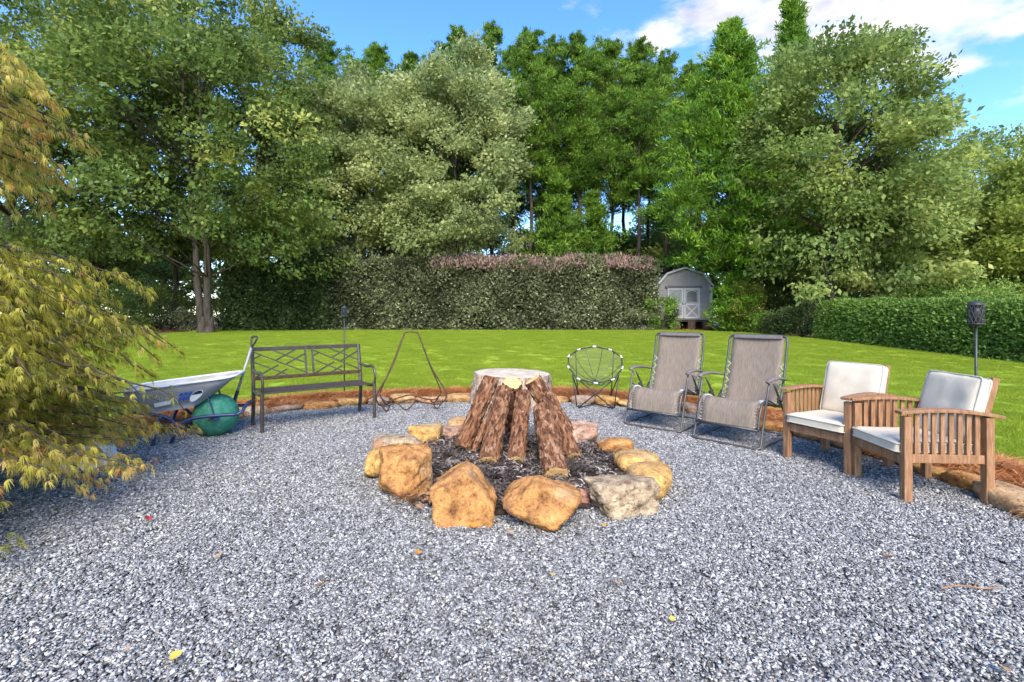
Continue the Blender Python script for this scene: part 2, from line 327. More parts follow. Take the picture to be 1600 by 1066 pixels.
# ------------------------------------------------------------------ scatter (uncountable stuff only)
def scatter(name, area_me, protos, density, smin, smax, tilt, seed, label, cat, zoff=0.0, parent=None):
    c = bpy.data.collections.new(name + '_pieces')
    for i, (me, mat) in enumerate(protos):
        if not me.materials: me.materials.append(MATS[mat])
        o = bpy.data.objects.new(name + '_piece', me); c.objects.link(o)
    ob = link(name, area_me, None, parent)
    if parent is None: tag(ob, label, cat, None, 'stuff')
    else: ob['kind'] = 'stuff'
    g = bpy.data.node_groups.new(name, 'GeometryNodeTree')
    g.interface.new_socket('Geometry', in_out='INPUT', socket_type='NodeSocketGeometry'); g.interface.new_socket('Geometry', in_out='OUTPUT', socket_type='NodeSocketGeometry')
    n, l = g.nodes, g.links; gi = n.new('NodeGroupInput'); go = n.new('NodeGroupOutput')
    dp = n.new('GeometryNodeDistributePointsOnFaces'); dp.inputs['Density'].default_value = density; dp.inputs['Seed'].default_value = seed
    ci = n.new('GeometryNodeCollectionInfo'); ci.inputs['Collection'].default_value = c; ci.inputs['Separate Children'].default_value = True; ci.inputs['Reset Children'].default_value = True
    ip = n.new('GeometryNodeInstanceOnPoints'); ip.inputs['Pick Instance'].default_value = True
    def rnd(typ, a, b, sd):
        r = n.new('FunctionNodeRandomValue'); r.data_type = typ; r.inputs['Seed'].default_value = sd
        if typ == 'FLOAT': r.inputs[2].default_value = a; r.inputs[3].default_value = b; return r.outputs[1]
        if typ == 'INT': r.inputs[4].default_value = a; r.inputs[5].default_value = b; return r.outputs[2]
        r.inputs[0].default_value = a; r.inputs[1].default_value = b; return r.outputs[0]
    l.new(gi.outputs[0], dp.inputs['Mesh'])
    sp = n.new('GeometryNodeSetPosition'); l.new(dp.outputs['Points'], sp.inputs['Geometry'])
    cv = n.new('ShaderNodeCombineXYZ'); l.new(rnd('FLOAT', 0.0, zoff, seed + 5), cv.inputs[2]); l.new(cv.outputs[0], sp.inputs['Offset'])
    l.new(sp.outputs[0], ip.inputs['Points']); l.new(ci.outputs[0], ip.inputs['Instance'])
    l.new(rnd('INT', 0, len(protos) - 1, seed + 1), ip.inputs['Instance Index'])
    l.new(rnd('FLOAT_VECTOR', (-tilt, -tilt, 0), (tilt, tilt, 6.283), seed + 2), ip.inputs['Rotation'])
    l.new(rnd('FLOAT', smin, smax, seed + 3), ip.inputs['Scale'])
    sa = n.new('GeometryNodeStoreNamedAttribute'); sa.data_type = 'FLOAT'; sa.domain = 'INSTANCE'; sa.inputs['Name'].default_value = 'tint'
    l.new(ip.outputs[0], sa.inputs['Geometry']); l.new(rnd('FLOAT', 0.0, 1.0, seed + 4), sa.inputs['Value']); l.new(sa.outputs[0], go.inputs[0])
    md = ob.modifiers.new('scatter', 'NODES'); md.node_group = g
    return ob

# ------------------------------------------------------------------ border line of the patio
BORDER = [Vector((-5.9, 2.0, 0)), Vector((-5.6, 3.8, 0)), G(20, 705), G(150, 690), G(300, 666), G(420, 645), G(480, 638), G(550, 633), G(650, 629), G(740, 627), G(830, 626),
          G(890, 628), G(960, 633), G(1060, 641), G(1140, 656), G(1215, 672), G(1300, 694), G(1400, 722), G(1490, 750), G(1560, 779), G(1600, 800), Vector((3.4, 2.4, 0)), Vector((3.3, 1.0, 0))]
BL = curve_pts(BORDER, 6)
def offset_line(d):
    o = []
    for i, p in enumerate(BL):
        t = (BL[min(i + 2, len(BL) - 1)] - BL[max(i - 2, 0)]).normalized(); o.append(p + Vector((-t.y, t.x, 0)) * d)
    return o
def inpoly(poly, x, y):
    c = False; j = len(poly) - 1
    for i in range(len(poly)):
        a, b = poly[i], poly[j]
        if (a.y > y) != (b.y > y) and x < (b.x - a.x) * (y - a.y) / (b.y - a.y) + a.x: c = not c
        j = i
    return c
POLY = BL + [Vector((3.3, -1.5, 0)), Vector((-6, -1.5, 0))]
PIT = Vector((.02, G(800, 726).y, 0)); PIT_R = .98
def region(name, x0, x1, y0, y1, st, pred, zf):
    nx = int(round((x1 - x0) / st)); ny = int(round((y1 - y0) / st)); vid = {}; vs = []; fs = []
    def vi(i, j):
        if (i, j) not in vid:
            x = x0 + i * st; y = y0 + j * st; vid[i, j] = len(vs); vs.append((x, y, zf(x, y)))
        return vid[i, j]
    for i in range(nx):
        for j in range(ny):
            if pred(x0 + (i + .5) * st, y0 + (j + .5) * st): fs.append((vi(i, j), vi(i + 1, j), vi(i + 1, j + 1), vi(i, j + 1)))
    me = bpy.data.meshes.new(name); me.from_pydata(vs, [], fs); me.update()
    me.polygons.foreach_set('use_smooth', [True] * len(fs)); return me

# ------------------------------------------------------------------ ground
me = region('ground', -2000, 2000, -800, 3200, 200, lambda x, y: True, lambda x, y: -.25 if y < 1 else .3)
# finer sheet near by
gx = [-2500, -400, -120, -60, -40, -30, -20, -15, -10, -5, 0, 5, 10, 15, 20, 30, 40, 60, 120, 400, 2500]
gy = [-1500, -100, -20, -5, 0, 4, 7.8, 9, 11, 13, 15, 17, 19, 21, 23, 25, 27, 30, 40, 60, 120, 400, 4500]
bpy.data.meshes.remove(me)
gm = MB(); gm.v = [(x, y, gz(x, y) - .06) for y in gy for x in gx]
gm.f = [(j * len(gx) + i, j * len(gx) + i + 1, (j + 1) * len(gx) + i + 1, (j + 1) * len(gx) + i) for j in range(len(gy) - 1) for i in range(len(gx) - 1)]
tag(gm.build('ground', 'ground', smooth=True), kind='structure')
OUT3 = offset_line(.68) + [Vector((4.0, -1.5, 0)), Vector((-7, -1.5, 0))]
def lawn_back(x):
    return 26.6 if x < 9 else 26.6 - (x - 9) * 1.0
def lawn_pred(x, y):
    if y > lawn_back(x) or y < -1 or x < -19 + 0.1 * y: return False
    hx = 13.4 - (y - 12) * .12
    if x > hx + .3: return False
    return not inpoly(OUT3, x, y)
tag(link('lawn', region('lawn', -22, 16, -1, 28, .25, lawn_pred, lambda x, y: gz(x, y)), 'lawn'), kind='structure')
tag(link('gravel_path', region('gravel_path', -6.2, 4.6, -1.5, 9, .1, lambda x, y: inpoly(POLY, x, y), lambda x, y: -.014), 'gravel_bed'), kind='structure')
tag(link('soil', region('soil', -1.3, 1.35, PIT.y - 1.35, PIT.y + 1.35, .05, lambda x, y: math.hypot(x - PIT.x, y - PIT.y) < 1.15,
    lambda x, y: .015 + .05 * max(0, 1 - math.hypot(x - PIT.x, y - PIT.y)) + .02 * noise.noise((x * 4, y * 4, 0))), 'soil'), kind='structure')
st_ = MB(); A, B_, C_ = offset_line(-.02), offset_line(.42), offset_line(.88)
for i in range(len(BL)):
    for q, hh in ((A[i], .02), (B_[i], .10), (C_[i], .0)): st_.v.append((q.x, q.y, gz(q.x, q.y) + hh + .015 * noise.noise(q * 5)))
    if i:
        a = i * 3
        for k in (0, 1): st_.f.append((a - 3 + k, a - 2 + k, a + 1 + k, a + k)[::-1])
straw_o = tag(st_.build('pine_straw_bed', 'straw_bed', smooth=True), kind='structure')
# ------------------------------------------------------------------ loose ground cover
rng = np.random.default_rng(7); random.seed(7)
def chip(seed, r, dims, jit=.3, sub=1):
    bm = bmesh.new(); bmesh.ops.create_icosphere(bm, subdivisions=sub, radius=r); rr = random.Random(seed)
    for v in bm.verts:
        v.co = Vector((v.co.x * dims[0], v.co.y * dims[1], v.co.z * dims[2])) * (1 + rr.uniform(-jit, jit))
    me = bpy.data.meshes.new('chip'); bm.to_mesh(me); bm.free(); return me
def chip_cluster(seed, n, rad, size):
    r = np.random.default_rng(seed); V = []
    b = np.array([(-1, -1, -1), (1, -1, -1), (1, 1, -1), (-1, 1, -1), (-1, -1, 1), (1, -1, 1), (1, 1, 1), (-1, 1, 1)], float) * .72; fc = [(3, 2, 1, 0), (4, 5, 6, 7), (0, 1, 5, 4), (1, 2, 6, 5), (2, 3, 7, 6), (3, 0, 4, 7)]
    for k in range(n):
        d = (b + r.uniform(-.42, .42, (8, 3))) * np.array([1.25, r.uniform(.5, .85), r.uniform(.3, .55)]) * size * r.uniform(.5, 1.35)
        e = (r.normal(0, .4), r.normal(0, .4), r.uniform(0, 6.28)); M = np.array(Matrix.Rotation(e[2], 3, 'Z') @ Matrix.Rotation(e[0], 3, 'X') @ Matrix.Rotation(e[1], 3, 'Y'))
        q = r.uniform(-1, 1, 2); V.append(d @ M.T + np.array([q[0] * rad, q[1] * rad, r.uniform(0, .014)]))
    return pattern_mesh('chips', np.array(V), fc, np.clip(r.beta(1.9, 1.9, n), 0, 1))
prot = [(chip_cluster(i, 44, .052, .0079), 'stone_chip') for i in range(24)]
g_area = region('gravel', -5.4, 4.0, .6, 9, .1, lambda x, y: inpoly(POLY, x, y) and math.hypot(x - PIT.x, y - PIT.y) > 1.05 and abs(x) < 1.25 * y + .8, lambda x, y: -.014)
scatter('gravel', g_area, prot, 430, .8, 1.15, .06, 3, 'blue grey crushed stone covering the whole patio', 'gravel', .006)
def blades(seed, n, size, h0, h1, wd, lean):
    r = np.random.default_rng(seed); b = np.c_[r.uniform(-size, size, (n, 2)), np.full(n, -.005)]
    hh = r.uniform(h0, h1, n)[:, None]; ln = r.normal(size=(n, 3)) * lean; ln[:, 2] = 0; a = r.uniform(0, 6.28, n); sdv = np.c_[np.cos(a), np.sin(a), np.zeros(n)] * wd
    V = np.stack([b - sdv, b + sdv, b + np.c_[ln[:, :2], np.ones(n)] * hh], 1); return pattern_mesh('blades', V, [(0, 1, 2)], np.full(n, .5))
gp = [(blades(40 + i, 900, .24, .018, .042, .0022 + .0006 * i, .5), 'grass_blade') for i in range(4)]
OUT4 = offset_line(.95) + [Vector((4.2, -1.5, 0)), Vector((-7.2, -1.5, 0))]
gr_area = region('grass', -21, 15.5, 0, 27, .5, lambda x, y: lawn_pred(x, y) and not inpoly(OUT4, x, y) and abs(x) < 1.15 * y + 2, lambda x, y: gz(x, y))
scatter('grass', gr_area, gp, 11, .8, 1.25, .04, 11, 'short mown yellow green grass of the lawn', 'grass')
gr_edge = region('grass', -8, 8, 1.5, 10.5, .1, lambda x, y: not inpoly(OUT3, x, y) and inpoly(offset_line(1.4) + [Vector((5, -1.5, 0)), Vector((-8, -1.5, 0))], x, y), lambda x, y: gz(x, y))
scatter('grass', gr_edge, [(blades(60 + i, 90, .07, .02, .06, .0025, .5), 'grass_blade') for i in range(3)], 140, .8, 1.3, .05, 13, 'ragged grass along the edge of the pine straw', 'grass')
def straws(seed, n, size, L, wd):
    r = np.random.default_rng(seed); b = np.c_[r.uniform(-size, size, (n, 2)), r.uniform(0, .03, n)]; a = r.uniform(0, 6.28, n)
    d = np.c_[np.cos(a), np.sin(a), r.normal(0, .16, n)] * (L * r.uniform(.5, 1.2, n))[:, None]; s = np.c_[-np.sin(a), np.cos(a), np.zeros(n)] * wd
    V = np.stack([b - s, b + s, b + d * .5 + s + [0, 0, .008], b + d * .5 - s + [0, 0, .008], b + d + s * .5, b + d - s * .5], 1)
    return pattern_mesh('straws', V, [(0, 1, 2, 3), (3, 2, 4, 5)], np.full(n, .5))
sp_ = [(straws(80 + i, 40, .08, .11, .0022), 'pine_straw') for i in range(5)]
sa_me = st_.mesh('pine_straw'); scatter('pine_straw', sa_me, sp_, 190, .8, 1.3, .25, 21, 'rust red pine straw heaped behind the edging stones', 'pine straw', .02)
mc = [(straws(120 + i, 12, .04, .045, .005), 'mulch_chip') for i in range(4)] + [(chip(200 + i, .014, (1.6, .7, .35), .3), 'mulch_chip') for i in range(3)]
m_area = region('wood_chips', -1.2, 1.25, PIT.y - 1.25, PIT.y + 1.25, .06, lambda x, y: math.hypot(x - PIT.x, y - PIT.y) < 1.1, lambda x, y: .02 + .05 * max(0, 1 - math.hypot(x - PIT.x, y - PIT.y)))
scatter('wood_chips', m_area, mc, 420, .6, 1.4, .35, 31, 'dark wood chips and ash inside the fire ring', 'wood chips', .012)
wf = [(straws(140 + i, 60, .25, .12, .012), 'pine_straw') for i in range(3)]
w_area = region('leaf_litter', -30, 20, 26, 34, 1, lambda x, y: y > lawn_back(x) - .3, lambda x, y: gz(x, y) - .05)
scatter('leaf_litter', w_area, wf, 3, .8, 1.5, .1, 33, 'brown leaf litter under the trees behind the lawn', 'leaf litter')

# ------------------------------------------------------------------ rocks
def rock(name, px0, px1, py0, py1, col, seed, sub=4, depth=None, planes=None, nrand=9, rough=.05, soft=14, rz=None, base=None, loc=None, dims=None, sink=.16):
    """a boulder that fills the given photo box, standing on the ground"""
    if loc is None:
        c = G((px0 + px1) / 2, base or py1); wdt = (px1 - px0) / F * c.y
        top = H - (py0 - HZ) / F * (c.y + (depth or wdt * .7) * .35)
        dims = (wdt, depth or wdt * .7, max(.06, top)); loc = Vector((c.x, c.y + dims[1] * .42, 0)); loc.x = c.x * (loc.y / c.y) * .5 + c.x * .5
    rr = random.Random(seed); bm = bmesh.new(); bmesh.ops.create_icosphere(bm, subdivisions=sub, radius=1)
    pl = []
    for n_, d in (planes or []): pl.append((Vector(n_).normalized(), d))
    for k in range(nrand):
        n_ = Vector((rr.gauss(0, 1), rr.gauss(0, 1), rr.gauss(0, 1))).normalized(); pl.append((n_, rr.uniform(.72, 1.0)))
    pl += [(Vector((0, 0, -1)), .9), (Vector((0, 0, 1)), 1.0), (Vector((1, 0, 0)), 1), (Vector((-1, 0, 0)), 1), (Vector((0, 1, 0)), 1), (Vector((0, -1, 0)), 1)]
    o3 = Vector((rr.uniform(0, 50), rr.uniform(0, 50), rr.uniform(0, 50)))
    for v in bm.verts:
        u = v.co.normalized(); s = 0
        for n_, d in pl:
            q = u.dot(n_) / d
            if q > 0: s += q ** soft
        r = s ** (-1 / soft) if s > 0 else 1
        nn = noise.fractal(u * 1.7 + o3, .9, 2.1, 5) * rough * 1.6 + abs(noise.noise(u * 4.3 + o3)) * rough * -1.2 + noise.noise(u * 13 + o3) * rough * .3 + noise.noise(u * 29 + o3) * rough * .13 + (noise.cell(u * 3.1 + o3) - .5) * rough * .25 - max(0, .22 - abs(noise.noise(u * 2.6 + o3 * 1.7))) * rough * 2.6
        v.co = u * r * (1 + nn)
    mn = Vector((min(v.co[i] for v in bm.verts) for i in range(3))); mxv = Vector((max(v.co[i] for v in bm.verts) for i in range(3)))
    hh = dims[2] * (1 + sink)
    for v in bm.verts:
        v.co = Vector(((v.co.x - (mn.x + mxv.x) / 2) / (mxv.x - mn.x) * dims[0], (v.co.y - (mn.y + mxv.y) / 2) / (mxv.y - mn.y) * dims[1], (v.co.z - mn.z) / (mxv.z - mn.z) * hh - dims[2] * sink))
    for f in bm.faces: f.smooth = True
    me = bpy.data.meshes.new(name); bm.to_mesh(me); bm.free()
    o = link(name, me, 'rock'); o.location = loc; o.color = (*col, 1); o.rotation_euler.z = rz if rz is not None else 0
    return o
GRP = 'boulders ringing the fire pit'
OR, TAN, PALE, YEL, RED = (.47, .225, .07), (.46, .27, .11), (.40, .30, .185), (.55, .32, .10), (.40, .25, .17)
def bould(*a, label, **k): return tag(rock('boulder', *a, **k), label, 'boulder', GRP)
bould(584, 676, 697, 784, OR, 3, sub=5, depth=.58, rough=.065, soft=14, planes=[((-.3, -1, .35), .75), ((.7, -.8, .1), .72), ((.1, -.3, 1), .8)], label='bulky cracked tan boulder beside the dry brown leaf clump', rz=.25)
bould(667, 778, 730, 822, OR, 5, sub=5, depth=.34, rough=.05, soft=22, nrand=2, planes=[((0, -1, .32), .62), ((-.62, -.1, .82), .70), ((.8, -.1, .62), .66), ((-1, 0, -.25), .78), ((1, 0, -.1), .92)], label='flat faced pentagon boulder of orange sandstone at front of the ring')
bould(781, 913, 748, 833, OR, 8, sub=5, depth=.42, rough=.06, soft=16, nrand=3, planes=[((0, -1, .25), .72), ((-.75, -.1, .8), .82), ((.6, 0, 1), .86), ((.9, -.3, -.6), .78), ((-.8, -.2, -.7), .8)], label='largest rounded orange boulder with red corner at front of the ring')
bould(917, 1028, 745, 807, PALE, 12, sub=5, depth=.42, rough=.085, soft=24, nrand=2, rz=.42, planes=[((0, 0, 1), .8), ((0, -1, .12), .75), ((-1, -.1, .1), .85), ((.2, .3, 1), .85)], label='pale grey blocky boulder with flat top and ledged face')
bould(983, 1063, 728, 783, YEL, 15, depth=.5, rough=.03, soft=2.8, nrand=3, label='smooth yellow rounded boulder behind the pale grey block')
bould(962, 1036, 707, 742, YEL, 18, depth=.34, rough=.04, soft=3.2, nrand=4, label='low yellow boulder, second back from the pale grey block')
bould(935, 991, 685, 714, OR, 21, depth=.3, rough=.06, soft=10, nrand=6, label='small orange boulder on the lounger side of the ring')
bould(878, 938, 660, 697, RED, 24, depth=.34, rough=.08, soft=16, nrand=8, label='weathered pinkish ledge boulder beside the leaning logs, towards the loungers')
bould(838, 884, 655, 680, TAN, 26, depth=.3, rough=.06, soft=12, nrand=6, label='boulder half hidden behind the log pile, towards the stump')
bould(765, 815, 656, 678, TAN, 28, depth=.3, rough=.06, soft=12, nrand=6, label='boulder at the back of the ring directly behind the logs')
bould(696, 740, 653, 674, TAN, 30, depth=.32, rough=.05, soft=10, nrand=5, label='rounded tan boulder at the back of the ring beside the tall left log')
bould(668, 726, 668, 691, RED, 33, depth=.24, rough=.10, soft=18, nrand=9, label='jagged purple grey ledge stone inside the back of the ring', base=688)
bould(637, 690, 664, 697, YEL, 36, depth=.34, rough=.06, soft=14, nrand=7, label='angular yellow boulder beside the jagged purple grey stone')
bould(580, 662, 682, 706, PALE, 39, depth=.36, rough=.06, soft=12, nrand=7, label='low pale flat boulder behind the bulky cracked boulder')
bould(563, 607, 699, 752, YEL, 41, depth=.4, rough=.06, soft=9, nrand=5, label='yellow boulder tucked against the bench side of the cracked boulder')
bould(896, 922, 764, 784, (.42, .2, .15), 44, depth=.12, sub=3, label='small pink stone wedged beside the pale grey block', base=788)
# edging stones: one low border, stone by stone
edge = tag(empty('stone_edging', (0, 0, 0)), 'curved edging of tan stones between gravel patio and pine straw', 'edging')
rr = random.Random(5); pos = 0.0; cum = [0]
for i in range(1, len(BL)): cum.append(cum[-1] + (BL[i] - BL[i - 1]).length)
def on_line(s):
    for i in range(1, len(BL)):
        if cum[i] >= s:
            t = (s - cum[i - 1]) / (cum[i] - cum[i - 1]); return BL[i - 1].lerp(BL[i], t), (BL[i] - BL[i - 1]).normalized()
    return BL[-1], (BL[-1] - BL[-2]).normalized()
k = 0
while pos < cum[-1] - .3:
    L_ = rr.uniform(.30, .52); p, t = on_line(pos + L_ / 2); pos += L_ * .97; k += 1
    cc = rr.choice([TAN, YEL, (.50, .37, .22), (.48, .30, .15), OR, (.40, .28, .20)])
    o = rock('stone', 0, 0, 0, 0, cc, 300 + k, sub=3, loc=Vector((p.x + rr.uniform(-.03, .03), p.y + rr.uniform(-.03, .03), 0)), dims=(L_ * 1.02, rr.uniform(.2, .32), rr.uniform(.07, .15)),
             nrand=5, soft=4.5, rough=.07, rz=math.atan2(t.y, t.x) + rr.uniform(-.2, .2), sink=.25)
    o.parent = edge

# ------------------------------------------------------------------ logs and stump
def bark_cyl(name, length, r0, r1, seed, mat, na=90, nl=60, amp=.0105, plates=1.3, ov=0.0):
    o3 = Vector((seed * 7.3, seed * 3.1, seed)); vs = []; fs = []
    for j in range(nl + 1):
        z = length * j / nl; rad = r0 + (r1 - r0) * j / nl
        for i in range(na):
            a = 2 * math.pi * i / na; d = Vector((math.cos(a), math.sin(a), 0))
            q = Vector((d.x * rad, d.y * rad, z * .42)) * 19 * plates + o3; q += Vector((0, 0, 0)) + .6 * noise.noise_vector(q * .7)
            dist, _ = noise.voronoi(q); e = min(1, (dist[1] - dist[0]) * 2.6)
            pl = noise.cell(q * .8)
            rr_ = rad * (1 + ov * math.cos(2 * a + seed)) + amp * (e - .7) + amp * .55 * (pl - .5) + amp * .5 * noise.noise(q * 2.3) + amp * .45 * noise.noise(Vector((d.x, d.y, z * 2)) * 1.5 + o3)
            vs.append((d.x * rr_, d.y * rr_, z))
    for j in range(nl):
        for i in range(na): fs.append((j * na + i, j * na + (i + 1) % na, (j + 1) * na + (i + 1) % na, (j + 1) * na + i))
    me = bpy.data.meshes.new(name); me.from_pydata(vs, [], fs); me.update(); me.polygons.foreach_set('use_smooth', [True] * len(fs))
    return me, vs[:na], vs[-na:]
def cut_end(name, ring, z, flip, rise=0.003):
    n = len(ring); vs = []; rings = 5
    for k_ in range(1, rings + 1):
        for p in ring: vs.append((p[0] * k_ / rings * .985, p[1] * k_ / rings * .985, z + (rise if k_ < rings else -rise * .5) * (-1 if flip else 1) + .002 * noise.noise((p[0] * 30 * k_, p[1] * 30 * k_, z))))
    c = len(vs); vs.append((0, 0, z + (-rise if flip else rise))); fs = [(c, i, (i + 1) % n) for i in range(n)]
    for k_ in range(rings - 1):
        for i in range(n): fs.append((k_ * n + i, (k_ + 1) * n + i, (k_ + 1) * n + (i + 1) % n, k_ * n + (i + 1) % n))
    if flip: fs = [f[::-1] for f in fs]
    me = bpy.data.meshes.new(name); me.from_pydata(vs, [], fs); me.update(); return me
def log(b, t, d, seed, label):
    b = Vector(b); t = Vector(t); ax = t - b
    o = empty('firewood_log', b, 0, label, 'log', 'logs leaning together in the fire pit'); o.rotation_mode = 'QUATERNION'; o.rotation_quaternion = ax.to_track_quat('Z', 'Y')
    me, r0, r1 = bark_cyl('bark', ax.length, d / 2, d / 2 * .93, seed, 'log_bark', ov=.04)
    link('bark', me, 'log_bark', o); link('cut_end', cut_end('cut_end', r1, ax.length, False), 'cut_wood', o); link('cut_end', cut_end('cut_end', r0, 0, True), 'cut_wood', o)
def gl(px, py, z=.05): q = G(px, py, z); return (q.x, q.y, z)
log(gl(763, 724), P(787, 610, 5.05), .185, 1, 'thick straight log leaning at front of the fire pit, near the bench side')
log(gl(806, 723), P(818, 617, 4.98), .175, 2, 'middle front log with a dark knot near its top')
log(gl(869, 745), P(848, 641, 4.62), .225, 3, 'thickest shaggy log standing farthest forward in the pit')
log(gl(896, 716), P(857, 620, 5.0), .175, 4, 'shaggy log leaning just behind the thickest front log')
log(gl(722, 700), P(768, 592, 5.2), .175, 5, 'outer leaning log with upturned cut end, on the bench side')
log(gl(740, 706), P(770, 634, 5.1), .075, 6, 'thin split log squeezed between two logs on the bench side')
log((-.02, 5.62, .05), P(801, 598, 5.22), .215, 7, 'log at the back of the stack showing a round yellow cut end')
log((.62, 5.2, .05), P(832, 593, 5.18), .21, 8, 'log leaning in from the lounger side with slanted pale cut end')
stump = empty('tree_stump', (-.02, 7.75, 0), 0, 'wide sawn tree stump with pale flat top behind the fire pit', 'stump')
me, r0, r1 = bark_cyl('bark', .46, .64, .60, 13, 'stump_bark', na=96, nl=20, amp=.028, plates=.45, ov=.03); link('bark', me, 'stump_bark', stump)
link('cut_top', cut_end('cut_top', r1, .46, False, .008), 'stump_top', stump); stump.rotation_euler = (R(1.5), R(1.2), .4)

# ------------------------------------------------------------------ bench
bench = empty('garden_bench', (0, 0, 0), 0, 'brown metal garden bench with lattice back beside the wheelbarrow', 'bench')
fl, fr = G(408, 678), G(585, 652); c = (fl + fr) / 2; ang = math.atan2((fr - fl).y, (fr - fl).x) - R(3)
bench.location = c; bench.rotation_euler.z = ang
W = .68; D = .48                                   # half width, depth; local y runs backward
for s in (-1, 1):
    MB().tube(curve_pts([(s * W, 0, 0), (s * W, -.005, .25), (s * W, .0, .47)], 4), .023, 6).build('leg', 'bronze_metal', bench)
    MB().tube(curve_pts([(s * W, D + .05, 0), (s * W, D, .25), (s * W, D, .47), (s * W, D + .05, .75), (s * W, D + .09, .96)], 4), .024, 6).build('leg', 'bronze_metal', bench)
    MB().tube(curve_pts([(s * W, 0, .46), (s * W, -.03, .55), (s * W, .0, .64), (s * W, .08, .685), (s * W, .28, .67), (s * W, D + .02, .69)], 6), .02, 8, flat=.7).build('armrest', 'bronze_metal', bench)
    MB().tube(curve_pts([(s * W, 0, .44), (s * W, .15, .42), (s * W, .32, .42), (s * W, D, .44)], 4), .016, 6).build('seat_rail', 'bronze_metal', bench)
for i in range(6):
    y = .02 + i * .082
    MB().box((0, y, .455 - .012 * math.sin(i / 5 * 3.14)), (2 * W - .03, .066, .018)).build('seat_slat', 'bronze_metal', bench, bevel=.004)
def bp(u, v): return Vector((u, D + .005 + .085 * v, .58 + v * .36))
MB().bar(bp(-W, 1), bp(W, 1), .028, .05).build('top_rail', 'bronze_metal', bench, bevel=.006)
MB().bar(bp(-W, 0), bp(W, 0), .026, .045).build('lower_rail', 'rust_metal', bench, bevel=.006)
for u in (-.045, .045): MB().bar(bp(u, 0), bp(u, 1), .022, .022, (0, 1, 0)).build('mullion', 'bronze_metal', bench)
for s in (-1, 1):
    x0, x1 = (-W + .02, -.05) if s < 0 else (.05, W - .02)
    for (a0, b0, a1, b1) in [(0, .9, 1, .1), (0, .55, .70, 0), (.28, 1, 1, .45), (.02, .05, .45, .42), (.33, .0, .62, .26), (.42, .60, .88, 1), (.60, .43, 1, .78), (.0, .68, .12, .78)]:
        MB().bar(bp(x0 + (x1 - x0) * a0, b0), bp(x0 + (x1 - x0) * a1, b1), .016, .02, (0, 1, 0)).build('lattice_bar', 'bronze_metal', bench)

# ------------------------------------------------------------------ shovel
sh = empty('shovel', (0, 0, 0), 0, 'long handled shovel with grip leaning on the bench end', 'shovel')
b = G(352, 674); b.z = .02; t = P(398, 527, 6.02); dv = (t - b); Ls = dv.length; sh.location = b; sh.rotation_mode = 'QUATERNION'; sh.rotation_quaternion = dv.to_track_quat('Z', 'Y')
MB().tube([(0, 0, .42), (0, 0, Ls - .13)], .016, 8).build('shaft', 'shovel_shaft', sh, smooth=True)
MB().tube([(0, 0, .22), (0, 0, .46)], [.024, .021], 8).build('socket', 'black_metal', sh, smooth=True)
MB().tube(curve_pts([(0, 0, Ls - .15), (.012, 0, Ls - .12), (.055, 0, Ls - .04), (.055, 0, Ls), (0, 0, Ls + .008), (-.055, 0, Ls), (-.055, 0, Ls - .04), (-.012, 0, Ls - .12), (0, 0, Ls - .15)], 4), .013, 6).build('grip', 'black_metal', sh, smooth=True)
bl = MB(); n_ = 10
for j in range(n_ + 1):
    v = j / n_; hw = .105 * min(1, (v * 3 + .05)) ** .5
    for i in range(7):
        u = i / 6 * 2 - 1; bl.v.append((u * hw, .035 * u * u - .012 * (1 - v), v * .26))
for j in range(n_):
    for i in range(6): bl.f.append((j * 7 + i, j * 7 + i + 1, (j + 1) * 7 + i + 1, (j + 1) * 7 + i))
o = bl.build('blade', 'black_metal', sh, smooth=True); md = o.modifiers.new('solid', 'SOLIDIFY'); md.thickness = .004

# ------------------------------------------------------------------ wheelbarrow with ball wheel
bc = G(338, 686); bc.y += .2; bc.x = (338 - 800) / F * bc.y
wb = empty('wheelbarrow', (bc.x, bc.y, 0), R(20), 'grey wheelbarrow with blue frame and fat green ball wheel', 'wheelbarrow')
RB = .235
bm = bmesh.new(); bmesh.ops.create_uvsphere(bm, u_segments=40, v_segments=24, radius=RB)
for v in bm.verts:
    a = math.atan2(v.co.z, v.co.x); v.co.y *= 1.0; v.co *= 1 + .012 * math.cos(a * 14) * (1 - (v.co.y / RB) ** 2) + .02 * noise.noise(v.co * 8)
for f in bm.faces: f.smooth = True
me = bpy.data.meshes.new('ball_wheel'); bm.to_mesh(me); bm.free(); whl = link('ball_wheel', me, 'green_rubber', wb, (0, 0, RB - .005))
MB().tube([(0, -.33, 0), (0, .33, 0)], .016, 8).build('axle', 'black_metal', whl)
# tray: rounded rim, sloped sides, nose to the right
def tray_ring(x0, x1, hw0, hw1, z0, z1, rad, n=6):
    cs = [((x1 - rad), -(hw1 - rad), -90), ((x1 - rad), (hw1 - rad), 0), ((x0 + rad), (hw0 - rad), 90), ((x0 + rad), -(hw0 - rad), 180)]; o = []
    for cx, cy, a0 in cs:
        for i in range(n + 1):
            a = R(a0 + 90 * i / n); x = cx + rad * math.cos(a); y = cy + rad * math.sin(a); o.append(Vector((x, y, z0 + (z1 - z0) * (x - x0) / (x1 - x0))))
    return o
rims = [tray_ring(-.84, .24, .34, .34, .57, .69, .18), tray_ring(-.78, .11, .30, .29, .48, .585, .15), tray_ring(-.70, -.04, .25, .24, .36, .45, .12), tray_ring(-.63, -.17, .2, .19, .31, .36, .1)]
tr = MB(); nn_ = len(rims[0])
for rg in rims: tr.v += [tuple(p) for p in rg]
for j in range(3):
    for i in range(nn_): tr.f.append((j * nn_ + i, (j + 1) * nn_ + i, (j + 1) * nn_ + (i + 1) % nn_, j * nn_ + (i + 1) % nn_))
tr.f.append(tuple(3 * nn_ + i for i in range(nn_)))
